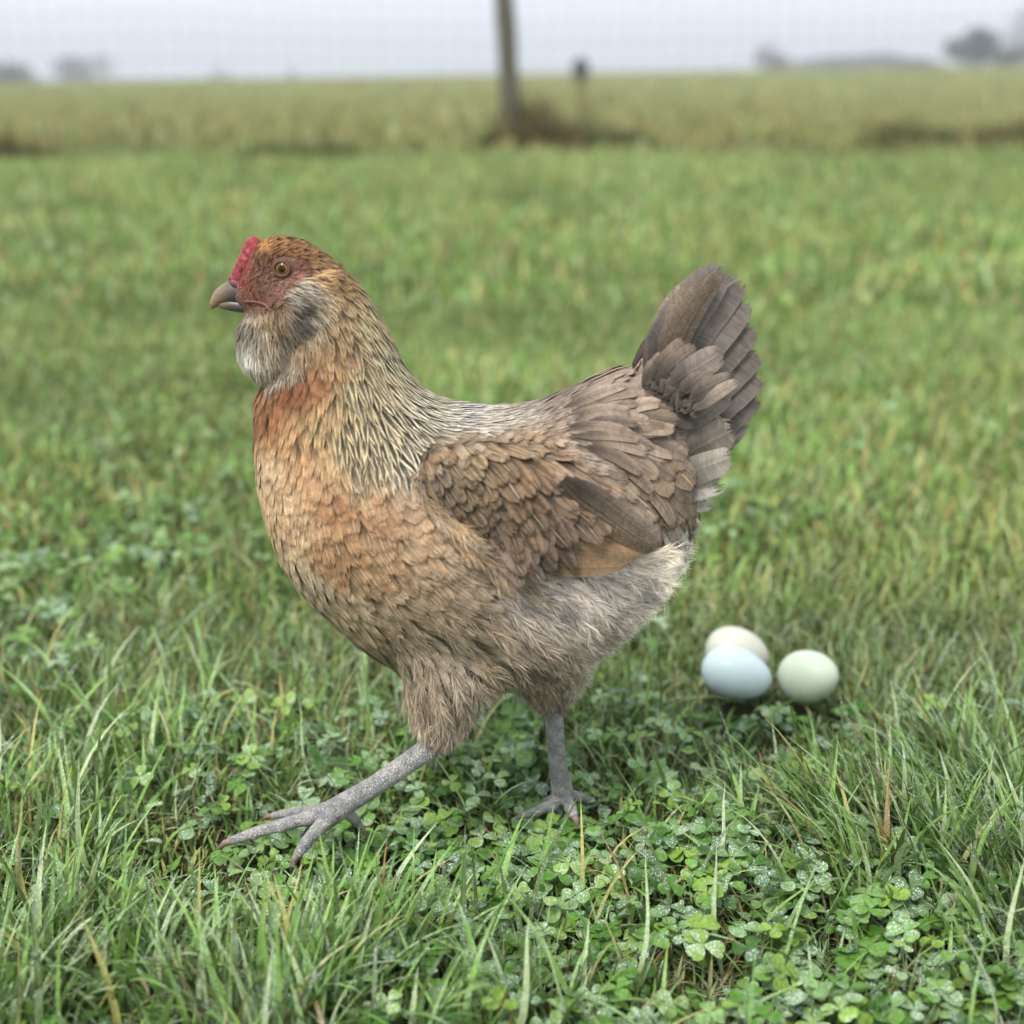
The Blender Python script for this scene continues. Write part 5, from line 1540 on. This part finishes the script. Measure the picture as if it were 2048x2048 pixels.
m_beak, t = newmat('horn_beak'); N = NT(t)
ob_ = N.obj(); sx_ = N.n('ShaderNodeSeparateXYZ'); N.l(ob_, sx_.inputs[0]); n1 = N.noise(ob_, 500, 4, .6)
tipx, basex = P(400, 572)[0], P(450, 560)[0]
g = N.ss(N.m('ADD', sx_.outputs[0], N.m('MULTIPLY_ADD', n1, .006, -.003)), tipx, basex)
col = N.mix(g, rgba((138, 116, 90)), rgba((78, 70, 70)))
mpn = N.n('ShaderNodeMapping'); N.l(ob_, mpn.inputs[0]); mpn.inputs['Scale'].default_value = (200, 200, 1500)
ln = N.noise(mpn.outputs[0], 1.0, 3)
N.out(N.prin(N.mix(N.ss(ln, .4, .7, 0, .35), col, rgba((60, 52, 50))), .38, .5, N.bump(ln, .2, .0003)))
def beak():
    def horn(secs, name):
        return fuse(name, [loft(secs, 0, nseg=20, sub=4)], .0006, m_beak, hen, 2)
    up_ = horn([(490, 576, 476, 536, .0070), (470, 574, 455, 527, .0072), (452, 573, 438, 528, .0066), (436, 573, 424, 533, .0055), (422, 575, 411, 542, .0042), (409, 580, 402, 553, .0028), (399, 585, 396, 568, .0014)], 'upper_beak')
    lo_ = horn([(484, 592, 486, 564, .0056), (464, 592, 464, 564, .0056), (446, 590, 446, 562, .0050), (428, 586, 428, 562, .0038), (413, 581, 414, 564, .0022)], 'lower_beak')
    m, t = newmat('nostril_skin'); N2 = NT(t); N2.out(N2.prin(rgba((104, 60, 62)), .5, .4))
    for s_ in (-1, 1):
        c = P(446, 537, s_ * .0052); R = Matrix.Rotation(.5, 3, 'Y')
        fuse('nostril', [ellipsoid(c, (.0048, .0018, .0026), np.array(R), n=10)], .0006, m, hen, 1)
    # fleshy corner of the mouth
    m3, t = newmat('gape_skin'); N3 = NT(t); N3.out(N3.prin(N3.mix(N3.noise(N3.obj(), 900, 3), rgba((84, 46, 42)), rgba((128, 78, 70))), .5, .4))
    for s_ in (-1, 1):
        path = []
        for x_, y_ in [(462, 569), (476, 569), (490, 571), (502, 576), (510, 585)]:
            h_ = hit(x_, y_)[0]; h_ = P(x_, y_, -.0070) if h_ is None else h_
            path.append(np.array([h_[0], -s_ * h_[1], h_[2]]))
        pc = []
        for i in range(len(path) - 1):
            for f in np.linspace(0, 1, 4): pc.append(ellipsoid(path[i] * (1 - f) + path[i + 1] * f, (.0014, .0012, .0012), n=7))
        fuse('mouth_corner', pc, .0005, m3, hen, 2)
beak()

def eyes():
    m_lid, t = newmat('eyelid'); N = NT(t); ob_ = N.obj(); n1 = N.noise(ob_, 1400, 3)
    N.out(N.prin(N.mix(n1, rgba((62, 42, 36)), rgba((118, 82, 68))), .55, .3, N.bump(n1, .4, .0004)))
    m_eye, t = newmat('eyeball'); N = NT(t)
    a = N.attr('c1').outputs['Color']; ob_ = N.obj()
    N.out(N.prin(N.mix(N.ss(N.noise(ob_, 2500, 3), .4, .7, 0, .3), a, rgba((110, 76, 30))), .12, .25, Coat_Weight=0.0))
    for s_ in (-1, 1):
        d = Vector(raydir(533, 507)).normalized(); loc, nr, i, dist = bvh.ray_cast(Vector(CAM), d, 2.0)
        c = np.array(loc)
        n_ = np.array([-.12, -1.0, .12]); n_ /= np.linalg.norm(n_)
        if s_ > 0: c[1] *= -1; n_[1] *= -1
        R = 0.0062; cen = c - n_ * (R * .62)
        # eyeball as lat-long sphere about n_
        e1 = np.cross(n_, [0, 0, 1.0]); e1 /= np.linalg.norm(e1); e2 = np.cross(e1, n_)
        V, C = [], []; nl, ns = 30, 40
        for i in range(nl):
            a_ = math.pi * i / (nl - 1) * .6
            for k in range(ns):
                b_ = 2 * math.pi * k / ns
                V.append(cen + R * (n_ * math.cos(a_) + (e1 * math.cos(b_) + e2 * math.sin(b_)) * math.sin(a_)))
                rr = math.sin(a_) * R / PXM
                if rr < 5.8: cc_ = (8, 8, 9)
                elif rr < 6.5: cc_ = (70, 48, 22)
                elif rr < 9.8: cc_ = (122, 90, 46)
                elif rr < 10.8: cc_ = (118, 84, 44)
                else: cc_ = (26, 20, 18)
                C.append((*lin(cc_), 1))
        F = [(i * ns + k, i * ns + (k + 1) % ns, (i + 1) * ns + (k + 1) % ns, (i + 1) * ns + k) for i in range(nl - 1) for k in range(ns)]
        eo = mesh_np('eye', np.array(V), [np.array(F)], m_eye, hen, {'c1': np.array(C)})
        # lids: two rings of skin round the ball
        VV, FF = [], []; off = 0
        for rad, tr_, lift in ((.0050, .0008, .0026), (.0062, .0010, .0008)):
            for k in range(36):
                b_ = 2 * math.pi * k / 36
                rx = rad * (1.0 + .06 * math.cos(b_)); rz = rad * (.90 + .02 * math.sin(b_))
                ctr = cen + n_ * (R * .62 + lift - .0012) + e1 * math.cos(b_) * rx + e2 * math.sin(b_) * rz
                rd = e1 * math.cos(b_) + e2 * math.sin(b_)
                for j in range(10):
                    a_ = 2 * math.pi * j / 10; VV.append(ctr + rd * math.cos(a_) * tr_ + n_ * math.sin(a_) * tr_)
            for k in range(36):
                for j in range(10):
                    FF.append((off + k * 10 + j, off + k * 10 + (j + 1) % 10, off + ((k + 1) % 36) * 10 + (j + 1) % 10, off + ((k + 1) % 36) * 10 + j))
            off += 360
        mesh_np('eyelid', np.array(VV), [np.array(FF)], m_lid, eo)
eyes()

# --- legs
m_leg, t = newmat('scaly_shank'); N = NT(t)
ob_ = N.obj(); mpn = N.n('ShaderNodeMapping'); N.l(ob_, mpn.inputs[0]); mpn.inputs['Scale'].default_value = (1, 1, .7)
v1 = N.vor(mpn.outputs[0], 600, 'DISTANCE_TO_EDGE'); n1 = N.noise(ob_, 70, 5, .75); n2 = N.noise(ob_, 900, 3, .6)
col = N.mix(N.ss(n1, .35, .65), rgba((124, 125, 126)), rgba((182, 178, 172)))
col = N.mix(N.ss(n2, 0.56, .7, 0, .2), col, rgba((206, 204, 200)))
col = N.mix(N.ss(v1, 0.0, .12, .30, 0.0), col, rgba((84, 82, 82)))
ag = N.attr('c1').outputs['Alpha']
N.out(N.prin(col, .55, .4, N.bump(N.m('ADD', N.ss(v1, 0, .15), N.m('MULTIPLY', n2, .4)), .8, .0014)))
m_claw, t = newmat('claw'); N = NT(t); N.out(N.prin(N.mix(N.noise(N.obj(), 300, 3), rgba((96, 82, 76)), rgba((142, 120, 108))), .45, .4))

def leg(y, shank, toes, claws):
    shank = [(x, yy, r * .93) for x, yy, r in shank]; toes = [[(x, yy + 3, r * .84, d) for x, yy, r, d in t_] for t_ in toes]; claws = [[(x, yy + 3, r * .8, d) for x, yy, r, d in t_] for t_ in claws]
    pc = []
    V, a, b = tube([P(x, yy, y) for x, yy, r in shank], [r * PXM for x, yy, r in shank], 18); pc.append((V, a, b))
    for tpath in toes:
        V, a, b = tube([P(x, yy, y + dy) for x, yy, r, dy in tpath], [r * PXM for x, yy, r, dy in tpath], 14); pc.append((V, a, b))
        for (x, yy, r, dy) in tpath[1:-1]:
            pc.append(ellipsoid(P(x, yy + 2, y + dy), (r * PXM * 1.12,) * 3, n=8))
    lo = fuse('leg', pc, .0011, m_leg, hen, 2)
    for c in claws:
        V, a, b = tube([P(x, yy, y + dy) for x, yy, r, dy in c], [r * PXM for x, yy, r, dy in c], 10)
        mesh_np('claw', V, [a, b], m_claw, lo)
    return lo
leg(-.034,
    [(850, 1392, 22), (815, 1408, 22), (760, 1446, 20.5), (705, 1484, 20), (660, 1511, 22), (628, 1532, 25), (602, 1552, 23)],
    [[(640, 1520, 20, -.002), (580, 1540, 16, -.003), (530, 1554, 14, -.004), (480, 1568, 12.5, -.005), (436, 1584, 10, -.006)],
     [(628, 1535, 19, -.006), (600, 1560, 15, -.018), (578, 1585, 13, -.028), (560, 1612, 10, -.036)],
     [(628, 1522, 17, .004), (585, 1527, 13, .016), (545, 1530, 11, .026), (515, 1536, 8, .034)],
     [(655, 1530, 15, .004), (672, 1546, 11, .010), (684, 1562, 7, .014)]],
    [[(438, 1583, 9, -.006), (424, 1588, 8, -.006), (412, 1598, 4, -.006)], [(560, 1610, 9, -.036), (552, 1624, 6, -.038), (548, 1638, 2, -.038)],
     [(517, 1535, 7, .034), (503, 1538, 5, .036), (494, 1545, 2, .037)], [(684, 1560, 6, .014), (690, 1570, 4, .015), (692, 1578, 1.5, .015)]])
leg(.030,
    [(1042, 1325, 20), (1046, 1365, 19), (1049, 1410, 18.5), (1054, 1455, 20), (1060, 1488, 23), (1062, 1508, 22)],
    [[(1062, 1498, 18, 0), (1040, 1516, 14, -.006), (1012, 1528, 11, -.008), (985, 1536, 8, -.010)],
     [(1066, 1500, 16, -.002), (1076, 1520, 14, -.014), (1083, 1538, 11, -.022)],
     [(1056, 1502, 15, .004), (1030, 1510, 11, .016), (1005, 1514, 8, .026)],
     [(1068, 1496, 16, .002), (1092, 1500, 11, .006), (1114, 1506, 8, .010)]],
    [[(987, 1535, 7, -.010), (974, 1541, 5, -.010), (966, 1549, 2, -.010)], [(1083, 1536, 9, -.022), (1088, 1546, 7, -.025), (1088, 1556, 3, -.027)],
     [(1007, 1513, 7, .026), (995, 1516, 4, .028), (988, 1521, 1.5, .029)], [(1112, 1505, 7, .010), (1122, 1509, 4, .011), (1128, 1515, 1.5, .011)]])
